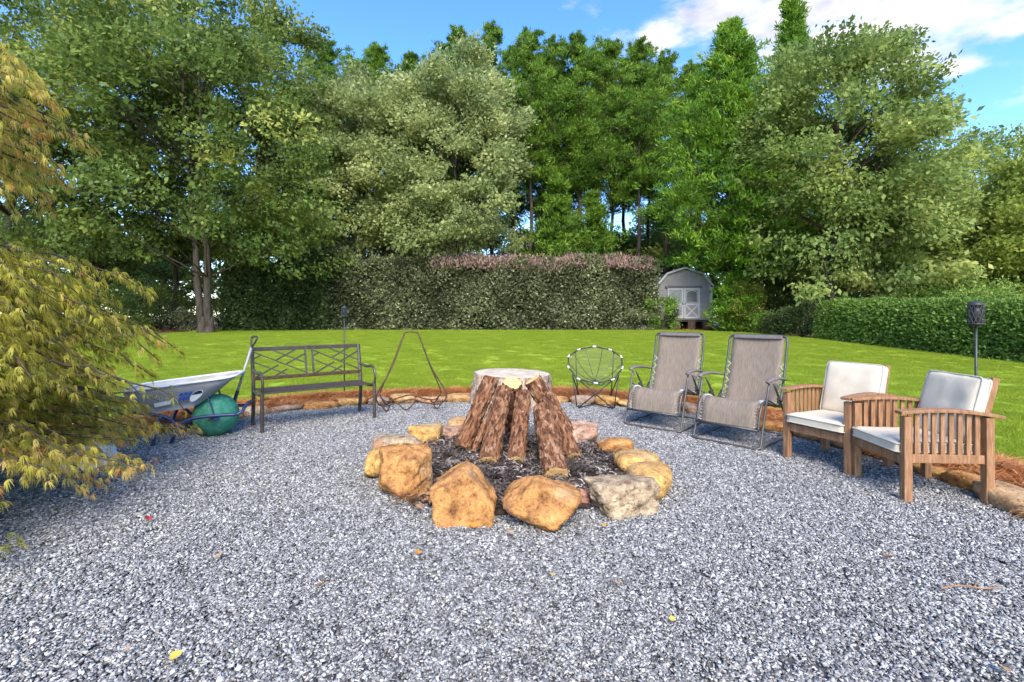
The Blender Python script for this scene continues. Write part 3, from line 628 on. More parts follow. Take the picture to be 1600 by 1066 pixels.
me = tr.mesh('tray', True); me.materials.append(MATS['steel_grey']); me.materials.append(MATS['tray_inside'])
o = link('tray', me, None, wb); md = o.modifiers.new('solid', 'SOLIDIFY'); md.thickness = .006; md.offset = -1; md.material_offset = 1; tray = o
MB().tube(rims[0], .013, 8, closed=True).build('rim', 'sticker_white', tray, smooth=True)
for s in (-1, 1):
    MB().tube(curve_pts([(-1.55, s * .33, .52), (-1.0, s * .31, .42), (-.45, s * .29, .30), (-.30, s * .30, .20), (-.18, s * .31, .25), (0, s * .31, .27), (.26, s * .31, .27)], 5), .018, 8).build('side_tube', 'navy_tube', wb, smooth=True)
    MB().tube(curve_pts([(-.45, s * .29, .30), (-.50, s * .30, .15), (-.52, s * .31, .0)], 4), .02, 6).build('leg', 'navy_tube', wb, smooth=True)
    MB().tube([(-.28, s * .30, .21), (-.36, s * .31, .0)], .018, 6).build('leg', 'navy_tube', wb, smooth=True)
    MB().bar((.04, s * .29, .27), (-.03, s * .26, .48), .05, .008, (1, 0, 0)).build('strut', 'navy_tube', wb)
    MB().box((.06, s * .30, .25), (.07, .012, .07)).build('axle_bracket', 'navy_tube', wb, bevel=.01)
    MB().tube([(-1.68, s * .34, .55), (-1.5, s * .328, .51)], .022, 8).build('handle_grip', 'black_metal', wb, smooth=True)
MB().tube(curve_pts([(.26, -.31, .27), (.31, -.29, .30), (.32, -.2, .33), (.32, .2, .33), (.31, .29, .30), (.26, .31, .27)], 5), .018, 8).build('nose_bar', 'navy_tube', wb, smooth=True)
# stickers on the side that faces the camera: local frame on the sloping tray side
a = rims[1]; b_ = rims[2]
def side(u, v):
    """point on the near tray side; u along the tray, v down it"""
    top = Vector((-.72 + u * .78, -.297 + .01 * u, .490 + u * .09)); bot = Vector((-.64 + u * .58, -.2465, .37 + u * .075)); p = top.lerp(bot, v); return p + Vector((0, -.012, -.004))
def patch(name, quad, mat): m_ = MB(); m_.add([side(*q) for q in quad] + [side(*q) + Vector((0, -.003, 0)) for q in quad], [tuple(range(len(quad), 2 * len(quad)))] + [(i, (i + 1) % len(quad), len(quad) + (i + 1) % len(quad), len(quad) + i) for i in range(len(quad))]); return m_.build(name, mat, tray)
patch('white_sticker', [(.22, .95), (.46, .88), (.46, .55), (.23, .6)], 'sticker_white')
for i, u in enumerate((.50, .555, .61, .66)):
    patch('blue_lettering', [(u, .75 - .05 * i * .5), (u + .04, .72), (u + .046, .40), (u + .012, .42)], 'sticker_blue')
for i, u in enumerate((.565, .62, .675)):
    patch('blue_lettering', [(u, .30), (u + .038, .28), (u + .043, .02), (u + .01, .04)], 'sticker_blue')
circ = [(.80 + .075 * math.cos(R(k * 15)), .48 + .50 * math.sin(R(k * 15))) for k in range(24)]
dsk = patch('round_sticker', circ[::-1], 'sticker_white')
m_ = [(.80 + .068 * math.cos(R(k)), .48 + .45 * math.sin(R(k))) for k in range(195, 350, 12)]
q_ = MB(); pts = [side(*q) + Vector((0, -.005, 0)) for q in m_]; q_.add(pts + [p + Vector((0, -.002, 0)) for p in pts], [tuple(range(len(pts), 2 * len(pts)))[::-1]]); q_.build('dark_print', 'sticker_dark', tray)

# ------------------------------------------------------------------ tapering tube stand
stand = empty('metal_stand', (0, 0, 0), 0, 'dark tubular metal stand with rounded triangular hoops beside the bench', 'stand')
q = G(640, 640); stand.location = (q.x, q.y + .12, 0); stand.rotation_euler.z = R(14)
for s, off in ((1, 0), (-1, .04)):
    y0 = .20 * s
    MB().tube(curve_pts([(-.07, 0, 1.12), (.07, 0, 1.12), (.115, y0 * .08, 1.06), (.28, y0 * .6, .62), (.42 + off, y0, .30), (.45 + off, y0 * 1.05, .17), (.36 + off, y0, .08), (.20, y0, .10), (0, y0, .16), (-.2, y0, .12), (-.36 - off, y0, .08), (-.45 - off, y0 * 1.05, .17), (-.42 - off, y0, .30), (-.28, y0 * .6, .62), (-.115, y0 * .08, 1.06)], 7, True), .0105, 8, closed=True).build('hoop', 'rust_metal', stand, smooth=True)
for s in (-1, 1):
    MB().tube(curve_pts([(s * .44, -.22, .14), (s * .36, -.26, .02), (s * .30, -.12, .09), (s * .29, .12, .09), (s * .36, .26, .02), (s * .44, .22, .14)], 6), .0095, 6).build('foot', 'rust_metal', stand, smooth=True)
MB().tube(curve_pts([(-.2, -.2, .12), (-.08, -.24, .02), (.05, -.2, .13)], 5), .009, 6).build('foot', 'rust_metal', stand, smooth=True)

# ------------------------------------------------------------------ garden torches
def torch(p, h, hr, hh, label, rz=0):
    o = empty('garden_torch', p, rz, label, 'torch', 'garden torches on poles')
    MB().tube([(0, 0, 0), (0, 0, h - hh)], .011, 8).build('pole', 'black_metal', o, smooth=True)
    MB().tube([(0, 0, h - hh - .03), (0, 0, h - hh)], [.018, hr * .9], 12).build('cup', 'black_metal', o, smooth=True)
    MB().tube([(0, 0, h - hh), (0, 0, h - hh * .08)], hr * .72, 12).build('diffuser', 'dark_grey_tube', o, smooth=True)
    for k_ in range(12):
        a0 = k_ * math.pi / 6
        for dr in (-1, 1):
            MB().tube([(hr * math.cos(a0 + dr * t_ * .26), hr * math.sin(a0 + dr * t_ * .26), h - hh + hh * .92 * t_ / 4) for t_ in range(5)], .0048, 4).build('lattice_strip', 'black_metal', o)
    for z_ in (h - hh, h - hh * .08): MB().tube([(hr * math.cos(R(15 * i)), hr * math.sin(R(15 * i)), z_) for i in range(24)], .007, 6, closed=True).build('ring', 'black_metal', o, smooth=True)
    MB().tube([(0, 0, h - hh * .08), (0, 0, h), (0, 0, h + .015), (0, 0, h + .03)], [hr * 1.08, hr * .95, hr * .35, .008], 14).build('cap', 'black_metal', o, smooth=True)
p = P(1525, 560, 4.75); torch((p.x, p.y, 0), 1.48, .062, .20, 'black lattice headed garden torch behind the front wooden armchair')
p = G(538, 622); torch((p.x, p.y, 0.01), 1.50, .045, .15, 'slim garden torch on a pole behind the lattice bench')
p = P(1056, 500, 25.6); torch((p.x, p.y, gz(0, 25.6)), 1.15, .16, .34, 'stubby garden lamp in front of the shed door')

# ------------------------------------------------------------------ round mesh folding chair
mc_ = empty('folding_chair', (0, 0, 0), 0, 'round folding chair of green netting on crossed black legs', 'chair')
q = G(935, 640); mc_.location = (q.x, q.y + .28, 0); mc_.rotation_euler.z = R(-8)
RX, NR = .42, 10
def rimp(a, k=1.0, sag=0.0):
    x = RX * k * math.sin(a); v = -math.cos(a) * k         # a=0 front, pi back
    return Vector((x, .05 + .34 * v, .63 + .245 * v - sag * (1 - k * k) * .26 + (.03 if abs(v) < .5 else 0) * k))
for i in range(NR):
    a0, a1 = 2 * math.pi * (i + .04) / NR, 2 * math.pi * (i + .96) / NR
    MB().tube([rimp(a0), rimp(a1)], .0105, 6).build('rim_rod', 'black_metal', mc_, smooth=True)
    MB().tube([rimp(2 * math.pi * i / NR - .07), rimp(2 * math.pi * i / NR), rimp(2 * math.pi * i / NR + .07)], .0145, 6).build('rim_joint', 'cord_white', mc_, smooth=True)
net = MB(); NA, NK = 40, 8
for j in range(NK + 1):
    for i in range(NA): net.v.append(tuple(rimp(2 * math.pi * i / NA, .97 * j / NK + .001, 1.0)))
for j in range(NK):
    for i in range(NA): net.f.append((j * NA + i, j * NA + (i + 1) % NA, (j + 1) * NA + (i + 1) % NA, (j + 1) * NA + i))
net.build('net_seat', 'net_fabric', mc_, smooth=True)
for i in range(NR):
    a0 = 2 * math.pi * (i + .5) / NR
    MB().tube([rimp(a0, .97 * k_ / 6 + .001, 1.0) + Vector((0, 0, .004)) for k_ in range(7)], .005, 5).build('net_seam', 'black_metal', mc_)
for s in (-1, 1):
    MB().tube([rimp(math.pi * .75 * s), Vector((s * .26, .42, .02))], .0095, 6).build('leg', 'black_metal', mc_, smooth=True)
    MB().tube([rimp(math.pi * .25 * s), Vector((-s * .24, -.24, .02))], .0095, 6).build('leg', 'black_metal', mc_, smooth=True)
    MB().tube([rimp(math.pi * .3 * s) + Vector((0, .01, 0)), Vector((s * .27, -.22, .02))], .0095, 6).build('leg', 'black_metal', mc_, smooth=True)
    MB().tube([rimp(math.pi * .3 * s), Vector((s * .22, .40, .02))], .0095, 6).build('leg', 'black_metal', mc_, smooth=True)
    MB().tube([Vector((s * .26, .42, .02)), Vector((-s * .24, -.24, .02))], .0085, 6).build('cross_bar', 'black_metal', mc_, smooth=True)
    MB().tube([(-s * .24, -.24, .0), (-s * .24, -.24, .045)], .018, 8).build('foot', 'black_metal', mc_)
    MB().tube([(s * .26, .42, .0), (s * .26, .42, .045)], .018, 8).build('foot', 'black_metal', mc_)

# ------------------------------------------------------------------ zero gravity loungers
def sling(prof, hw, name, mat, parent, sag=.015, th=.006):
    pts = curve_pts([(0, y, z) for y, z in prof], 8); m_ = MB(); nx = 9
    for i, p in enumerate(pts):
        t_ = (pts[min(i + 1, len(pts) - 1)] - pts[max(i - 1, 0)]).normalized(); nn = Vector((0, -t_.z, t_.y))
        for k_ in range(nx):
            u = k_ / (nx - 1) * 2 - 1; m_.v.append(tuple(Vector((u * hw, p.y, p.z)) - nn * sag * (1 - u * u)))
    for i in range(len(pts) - 1):
        for k_ in range(nx - 1): m_.f.append((i * nx + k_, i * nx + k_ + 1, (i + 1) * nx + k_ + 1, (i + 1) * nx + k_))
    o = m_.build(name, mat, parent, smooth=True); md = o.modifiers.new('solid', 'SOLIDIFY'); md.thickness = th; return pts
def lounger(label):
    o = empty('lounge_chair', (0, 0, 0), 0, label, 'lounge chair', 'reclining loungers with brown mesh slings')
    w_ = .325
    # footrest / seat tube profile and back tube profile
    seat = [(.03, .20), (.06, .33), (.12, .43), (.20, .465), (.32, .43), (.48, .385), (.60, .38)]
    back = [(.58, .375), (.66, .47), (.78, .82), (.86, 1.13)]
    sp1 = sling(seat, w_ - .035, 'seat_sling', 'sling_fabric', o); sp2 = sling(back, w_ - .035, 'back_sling', 'sling_fabric', o, sag=.02)
    for s in (-1, 1):
        MB().tube([(s * w_, p.y, p.z + .0) for p in sp1], .0125, 8).build('seat_tube', 'grey_tube', o, smooth=True)
        for nm, sp_l, i0, i1 in (('seat_lacing', sp1, 1, 38), ('back_lacing', sp2, 3, 17)):
            zig = []
            for j, i in enumerate(range(i0, min(i1, len(sp_l)))):
                p = sp_l[i]; zig.append((s * (w_ + .004 if j % 2 else w_ - .048), p.y, p.z + .008))
            MB().tube(zig, .0042, 5).build(nm, 'cord_white', o)
        # frame: front upright to armrest, rear leg, bracket
        MB().tube(curve_pts([(s * (w_ + .03), .02, .05), (s * (w_ + .03), .10, .30), (s * (w_ + .035), .22, .655)], 4), .0125, 8).build('front_upright', 'grey_tube', o, smooth=True)
        MB().tube(curve_pts([(s * (w_ + .045), .88, .03), (s * (w_ + .045), .62, .30), (s * (w_ + .045), .33, .64)], 4), .0125, 8).build('rear_leg', 'grey_tube', o, smooth=True)
        MB().tube([(s * (w_ + .02), .18, .50), (s * (w_ + .02), .55, .37), (s * (w_ + .02), .66, .47)], .010, 8).build('pivot_link', 'dark_grey_tube', o, smooth=True)
        MB().box((s * (w_ + .04), .46, .46), (.02, .05, .07)).build('lock_bracket', 'dark_grey_tube', o, bevel=.006)
        MB().tube([(s * (w_ + .05), .46, .46), (s * (w_ + .075), .46, .46)], .018, 8).build('lock_knob', 'black_metal', o, smooth=True)
        MB().tube(curve_pts([(s * (w_ + .04), .16, .672), (s * (w_ + .045), .22, .69), (s * (w_ + .045), .4, .695), (s * (w_ + .04), .58, .675), (s * (w_ + .025), .72, .65)], 5), [.022 + .009 * math.sin(min(1, i / 10) * 1.57) - .012 * max(0, (i - 10) / 10) for i in range(21)], 10, flat=.6).build('armrest', 'arm_plastic', o, smooth=True)
        MB().tube([(s * (w_ + .03), .0, .012), (s * (w_ + .03), .45, .022), (s * (w_ + .04), .88, .012)], .011, 8).build('ground_rail', 'dark_grey_tube', o, smooth=True)
    bt = [(-w_, p.y, p.z) for p in sp2][:-2]; top = sp2[-1]
    arc = [(-w_ + .0, top.y - .012, top.z - .05), (-w_ + .02, top.y - .002, top.z - .012), (-w_ + .06, top.y, top.z), (w_ - .06, top.y, top.z), (w_ - .02, top.y - .002, top.z - .012), (w_, top.y - .012, top.z - .05)]
    MB().tube(bt + arc + [(w_, p.y, p.z) for p in sp2][:-2][::-1], .0135, 8).build('back_frame', 'dark_grey_tube', o, smooth=True)
    x_ = w_ + .03
    MB().tube(curve_pts([(-x_, .03, .10), (-x_, .005, .03), (-x_ + .03, -.015, .015), (-x_ + .09, -.02, .013), (0, -.02, .013), (x_ - .09, -.02, .013), (x_ - .03, -.015, .015), (x_, .005, .03), (x_, .03, .10)], 5), .013, 8).build('front_foot_bar', 'grey_tube', o, smooth=True)
    MB().tube([(-x_ - .015, .88, .013), (x_ + .015, .88, .013)], .0125, 8).build('rear_foot_bar', 'grey_tube', o, smooth=True)
    MB().tube([(-w_, .03, .19), (w_, .03, .19)], .011, 8).build('footrest_bar', 'dark_grey_tube', o, smooth=True)
    MB().tube([(-w_, .60, .37), (w_, .60, .37)], .011, 8).build('seat_cross_bar', 'dark_grey_tube', o, smooth=True)
    m_ = MB(); pt = sp2[-1]; pb = sp2[-3]; m_.bar((-w_ + .05, pt.y - .006, pt.z - .018), (w_ - .05, pt.y - .006, pt.z - .018), .032, .05, (0, .25, 1)); m_.build('head_sleeve', 'arm_plastic', o, bevel=.012)
    return o
lo = lounger('brown mesh reclining lounger standing next to the round netting chair')
c = (G(973, 664) + G(1048, 676)) / 2; lo.location = c; lo.rotation_euler.z = R(-41); lo.location.x += .07
l2 = copy_tree(lo); l2['label'] = 'brown mesh reclining lounger standing next to the wooden armchairs'
c = (G(1080, 684) + G(1170, 705)) / 2; l2.location = c; l2.rotation_euler.z = R(-48); l2.location.x += .07

# ------------------------------------------------------------------ wooden armchairs
def cushion(dims, seed, crown=.35):
    bm = bmesh.new(); n_ = 14; bmesh.ops.create_cube(bm, size=2); bmesh.ops.subdivide_edges(bm, edges=bm.edges[:], cuts=n_, use_grid_fill=True)
    o3 = Vector((seed * 3.7, seed, 0))
    for v in bm.verts:
        x, y, z = v.co
        rx = 1 - .0 * abs(y); e = max(abs(x), abs(y)); f = (1 - e ** 8) ** .5 if e < 1 else 0
        edge_ = .62 + .38 * min(1, (1 - abs(x) ** 6) ** .5 * (1 - abs(y) ** 6) ** .5)
        corner = 1 - .035 * (abs(x) * abs(y)) ** 4
        wr = noise.noise(Vector((x * 2.2, y * 2.2, z)) + o3) * .07 + noise.noise(Vector((x * 6, y * 3, z)) + o3) * .035 - .05 * max(0, .25 - abs(noise.noise(Vector((x * 3, y * 1.6, z)) + o3 * 2)))
        v.co = Vector((x * corner * dims[0] / 2, y * corner * dims[1] / 2, z * dims[2] / 2 * edge_ * (1 + wr * 2.2)))
    bmesh.ops.recalc_face_normals(bm, faces=bm.faces[:])
    for f in bm.faces: f.smooth = True
    me = bpy.data.meshes.new('cushion'); bm.to_mesh(me); bm.free(); return me
def piping(dims, z, parent):
    a, b = dims[0] / 2 * .998, dims[1] / 2 * .998; r = .03; pts = []
    for cx, cy, a0 in ((a - r, b - r, 0), (-a + r, b - r, 90), (-a + r, -b + r, 180), (a - r, -b + r, 270)):
        for i in range(5): pts.append((cx + r * math.cos(R(a0 + i * 22.5)), cy + r * math.sin(R(a0 + i * 22.5)), z))
    MB().tube(pts, .0065, 6, closed=True).build('piping', 'piping_cloth', parent, smooth=True)
def armchair(label, seed):
    o = empty('wooden_armchair', (0, 0, 0), 0, label, 'armchair', 'slatted wooden armchairs with cream cushions')
    hw, dp, lt = .285, .56, .056
    def arm_z(t_): return .632 + .038 * math.sin(math.pi * min(1, max(0, t_)) * .86 + .15) - .03 * t_
    for s in (-1, 1):
        MB().box((s * hw, 0, .31), (lt, lt, .62)).build('leg', 'chair_wood', o, bevel=.004)
        MB().box((s * hw, dp, .31), (lt, lt, .62)).build('leg', 'chair_wood', o, bevel=.004)
        ap = []; m_ = MB(); N = 14
        for i in range(N + 1):
            t_ = i / N; y = -.055 + t_ * (dp + .15); z = arm_z(t_) + .012
            for dx, dz in ((-.038, -.012), (.038, -.012), (.038, .012), (-.038, .012)): m_.v.append((s * hw + dx, y, z + dz))
            if i:
                b0 = (i - 1) * 4
                for k_ in range(4): m_.f.append((b0 + k_, b0 + (k_ + 1) % 4, b0 + 4 + (k_ + 1) % 4, b0 + 4 + k_))
        m_.f += [(3, 2, 1, 0), tuple(N * 4 + k_ for k_ in range(4))]; m_.build('armrest', 'chair_wood', o, bevel=.004)
        MB().box((s * hw, dp / 2, .315), (.026, dp - lt + .002, .062)).build('side_rail', 'chair_wood', o, bevel=.003)
        ns = 8
        for k_ in range(ns):
            y = .028 + (dp - .056) * (k_ + .75) / (ns + .5); t_ = (y + .055) / (dp + .15); top = arm_z(t_)
            MB().box((s * hw, y, (.346 + top) / 2), (.016, .032, top - .346)).build('side_slat', 'chair_wood', o)
        MB().bar((s * (hw - .055), dp - .06, .30), (s * (hw - .055), dp + .10, .90), .03, .05, (0, 1, .2)).build('back_post', 'chair_wood', o, bevel=.003)
    MB().box((0, -.002, .295), (2 * hw - lt, .024, .07)).build('front_rail', 'chair_wood', o, bevel=.003)
    MB().box((0, dp, .295), (2 * hw - lt, .024, .07)).build('back_rail', 'chair_wood', o, bevel=.003)
    for k_ in range(6): MB().box((0, .05 + k_ * .085, .322), (2 * hw - lt + .01, .06, .014)).build('seat_slat', 'chair_wood', o)
    for k_ in range(5):
        t_ = k_ / 4; MB().bar((-hw + .07, dp - .06 + .034 + .145 * t_, .36 + .50 * t_), (hw - .07, dp - .06 + .034 + .145 * t_, .36 + .50 * t_), .014, .055, (0, .26, 1)).build('back_slat', 'chair_wood', o)
    sc_ = link('seat_cushion', cushion((.53, .58, .105), seed), 'cushion_cloth', o, (0, .235, .385))
    piping((.53, .58), .030, sc_); piping((.53, .58), -.030, sc_)
    bc_ = link('back_cushion', cushion((.51, .50, .11), seed + 5), 'cushion_cloth', o, (0, dp - .035, .655), (R(75), 0, 0))
    piping((.51, .50), .032, bc_); piping((.51, .50), -.032, bc_)
    return o
ch = armchair('wooden armchair with cream cushions, in front beside the garden torch', 2)
c = (G(1338, 746) + G(1415, 780)) / 2; ch.location = (c.x + .0, c.y + .0, 0); ch.rotation_euler.z = R(-94)
ch2 = armchair('wooden armchair with cream cushions, between a lounger and the other armchair', 9)
c = (G(1234, 716) + G(1321, 738)) / 2; ch2.location = c; ch2.rotation_euler.z = R(-66)

# ------------------------------------------------------------------ shed
YS = 28.0; zb = P(0, 500, YS).z; k_ = YS / F; x0, x1 = (1028 - 800) * k_, (1110.5 - 800) * k_; xm = (x0 + x1) / 2; hwS = (x1 - x0) / 2
shed = empty('garden_shed', (xm, YS, zb), R(-4), 'small grey barn roofed garden shed with white double doors', 'shed')
eave, brk, ridge, dpS = 2.02, 2.62, 2.92, 3.4
prof = [(-hwS, 0), (hwS, 0), (hwS, eave), (hwS * .62, brk), (0, ridge), (-hwS * .62, brk), (-hwS, eave)]
m_ = MB(); m_.v = [(x, 0, z) for x, z in prof] + [(x, dpS, z) for x, z in prof]; n7 = 7
m_.f = [tuple(range(n7)), tuple(range(2 * n7 - 1, n7 - 1, -1))] + [(i, n7 + i, n7 + (i + 1) % n7, (i + 1) % n7) for i in range(n7)]
m_.build('wall', 'shed_wall', shed)
nb = 19
for i in range(nb):
    x = -hwS + (i + .5) * 2 * hwS / nb; ax_ = abs(x); top = eave + (hwS - ax_) / (hwS * .38) * (brk - eave) if ax_ > hwS * .62 else brk + (hwS * .62 - ax_) / (hwS * .62) * (ridge - brk)
    MB().box((x, -.008, top / 2 - .02), (2 * hwS / nb - .018, .012, top - .06)).build('siding_board', 'shed_wall', shed)
oh = .12
rp = [(-hwS - .1, eave - .10), (-hwS * .62 - .04, brk + .05), (0, ridge + .07), (hwS * .62 + .04, brk + .05), (hwS + .1, eave - .10)]
for a, b in zip(rp[:-1], rp[1:]):
    MB().add([(a[0], -oh, a[1]), (b[0], -oh, b[1]), (b[0], dpS + oh, b[1]), (a[0], dpS + oh, a[1]), (a[0], -oh, a[1] + .05), (b[0], -oh, b[1] + .05), (b[0], dpS + oh, b[1] + .05), (a[0], dpS + oh, a[1] + .05)],
             [(0, 1, 2, 3), (7, 6, 5, 4), (0, 4, 5, 1), (1, 5, 6, 2), (2, 6, 7, 3), (3, 7, 4, 0)]).build('roof', 'shed_roof', shed)
    MB().bar((a[0], -oh - .012, a[1] + .0), (b[0], -oh - .012, b[1] + .0), .02, .11, (0, 0, 1)).build('barge_board', 'shed_trim', shed)
for s in (-1, 1): MB().box((s * (hwS - .05), -.022, eave / 2 - .05), (.10, .025, eave - .15)).build('corner_trim', 'shed_trim', shed)
dx0, dx1 = (1043 - 1069.2) * k_, (1092.5 - 1069.2) * k_
MB().box(((dx0 + dx1) / 2, -.05, 1.90), (dx1 - dx0 + .25, .10, .12)).build('lintel', 'shed_roof', shed)
for s, (a, b) in ((-1, (dx0, (dx0 + dx1) / 2 - .01)), (1, ((dx0 + dx1) / 2 + .01, dx1))):
    dr = MB().box(((a + b) / 2, -.03, .96), (b - a, .03, 1.74)).build('door', 'shed_wall', shed)
    cx = (a + b) / 2; wd_ = b - a
    for zz, hh in ((.13, .10), (.90, .10), (1.77, .10)): MB().box((cx, -.058, zz), (wd_ - .21, .026, hh)).build('door_rail', 'shed_trim', dr)
    for sx in (-1, 1): MB().box((cx + sx * (wd_ / 2 - .055), -.06, .96), (.10, .03, 1.74)).build('door_stile', 'shed_trim', dr)
    for (za, zc) in ((.18, .85), (.85, .18)): MB().bar((cx - wd_ / 2 + .11, -.054 - .006 * (za > zc), za), (cx + wd_ / 2 - .11, -.054 - .006 * (za > zc), zc), .016, .07, (0, 0, 1)).build('cross_brace', 'shed_trim', dr)
    w0 = MB(); ww = wd_ / 2 - .15; pts = [(cx - ww, -.05, 1.02), (cx + ww, -.05, 1.02)] + [(cx + ww * math.cos(R(t)), -.05, 1.52 + .16 * math.sin(R(t))) for t in range(0, 181, 20)]
    w0.add(pts, [tuple(range(len(pts)))]); w0.build('window_pane', 'shed_glass', dr)
    MB().tube(pts, .022, 6, closed=True).build('window_frame', 'shed_trim', dr)
    MB().box((cx - s * (wd_ / 2 - .06), -.085, .92), (.03, .03, .12)).build('handle', 'black_metal', dr)
MB().box((hwS + .02, -.06, eave * .5 - .1), (.06, .06, eave - .1)).build('downpipe', 'shed_trim', shed)
for i in range(4):
    for y in (.2, 1.7, 3.1): MB().box((-hwS + .25 + i * (2 * hwS - .5) / 3, y, -.28), (.40, .36, .56)).build('block', 'block', shed)
MB().box((0, dpS / 2, -.05), (2 * hwS - .06, dpS - .06, .1)).build('floor_frame', 'trunk_bark', shed)

# ------------------------------------------------------------------ vegetation
def trunk_mesh(mb, p, q, r0, r1, wob, seed, n=7, k=7):
    rr = random.Random(seed); p = Vector(p); q = Vector(q); pts = []
    for i in range(k + 1):
        t = i / k; v = p.lerp(q, t); a = wob * math.sin(t * math.pi)
        pts.append(v + Vector((rr.uniform(-a, a), rr.uniform(-a, a), rr.uniform(-a, a) * .3)))
    mb.tube(pts, [r0 + (r1 - r0) * (i / k) for i in range(k + 1)], n); return pts
def deciduous(name, x, y, h, rx, rz, cz, mat, seed, label, leafn=30000, leaf=.19, tr=.25, lean=(0, 0), stems=1, nclump=120, group='trees around the lawn', ry=None, shape=2.0, low=None, tintb=0.0, cr=1.25, cat='tree'):
    r = np.random.default_rng(seed); rn = random.Random(seed); z0 = gz(x, y) - .1
    o = empty(name, (x, y, z0), 0, label, cat, group); ry = ry or rx
    # clump centres: mostly near the hull of an uneven crown
    d = unit(r.normal(size=(nclump * 3, 3))); rad = r.uniform(.25, 1, len(d)) ** .4
    lob = np.array([1 + .22 * noise.noise(Vector(v) * 1.6 + Vector((seed, 0, 0))) + .16 * noise.noise(Vector(v) * 3.7 + Vector((seed, 9, 0))) for v in d])
    c = d * (rad * lob)[:, None]
    wz = np.where(c[:, 2] > 0, 1 - .25 * np.clip(c[:, 2], 0, 1) ** shape, 1.0)
    wz = np.where(c[:, 2] < 0, np.clip(1 - c[:, 2] ** 2, .25, 1) ** -.38, wz)
    c = np.c_[c[:, 0] * rx * wz, c[:, 1] * ry * wz, c[:, 2] * rz + cz]
    lowz = low if low is not None else cz - rz * .8
    c = c[c[:, 2] > lowz][:nclump]; c[:, 0] += lean[0] * c[:, 2] / h; c[:, 1] += lean[1] * c[:, 2] / h
    nc = len(c); ctr = np.array([lean[0] * .6, lean[1] * .6, cz - rz * .2])
    w_ = MB()
    for s in range(stems):
        bx = (s - (stems - 1) / 2) * tr * 2.0; top = (lean[0] * .8 + bx * 2.2, lean[1] * .8, cz + rz * .55)
        pts = trunk_mesh(w_, (bx, 0, 0), top, tr, tr * .18, .18, seed + s, 9, 10)
        pts_b = MB()
        for i in range(s, nc, stems):
            if rn.random() < .55 and c[i][2] > h * .24:
                q = Vector(c[i]); zt = min(max(q.z - rn.uniform(.6, 2.2), h * .12), top[2]); t = zt / top[2]; b = pts[min(10, int(t * 10))]
                mid = b.lerp(q, .5) + Vector((0, 0, .15 * (q - b).length * rn.uniform(-.4, .9)))
                rb = tr * (.34 - .2 * t) * rn.uniform(.6, 1.1); w_.tube([b, b.lerp(mid, .5) , mid, q], [rb, rb * .75, rb * .55, rb * .12], 5)
    for s in range(stems):
        bx = (s - (stems - 1) / 2) * tr * 2.0; w_.tube([(bx, 0, -.25), (bx, 0, .0), (bx, 0, .35), (bx, 0, .9)], [tr * 1.7, tr * 1.4, tr * 1.12, tr * .8], 9)
    w_.build('trunk', 'trunk_bark', o, smooth=True)
    # leaves: sub-clumps give light and dark pockets
    cs = r.uniform(.55, 1.0, nc) * cr * (rx / 4.5) ** .5
    ci = r.integers(0, nc, leafn // 14); sub = unit(r.normal(size=(len(ci), 3))) * (r.uniform(.35, 1, len(ci)) ** .5)[:, None]
    sub[:, 2] = np.where(sub[:, 2] < -.1, sub[:, 2] * .45, sub[:, 2] * .8)
    sc = c[ci] + sub * cs[ci][:, None]
    outw = unit(sc - ctr)
    idx = np.repeat(np.arange(len(sc)), 14); N = len(idx)
    pos = sc[idx] + r.normal(size=(N, 3)) * np.array([.20, .20, .13]) * (leaf / .15) ** .5
    D = outw[idx] * .8 + r.normal(size=(N, 3)) * .75 + np.array([0, 0, -.25])
    tint = np.clip(.45 + tintb + .17 * r.normal(size=nc)[ci][idx] + .13 * r.normal(size=len(sc))[idx] + .10 * r.normal(size=N), .0, 1)
    sz = leaf * r.uniform(.6, 1.3, N) * r.uniform(.65, 1.4, len(sc))[idx]
    link('crown', leaf_mesh('crown', pos, D, sz, sz * .62, tint, r), mat, o)
    return o
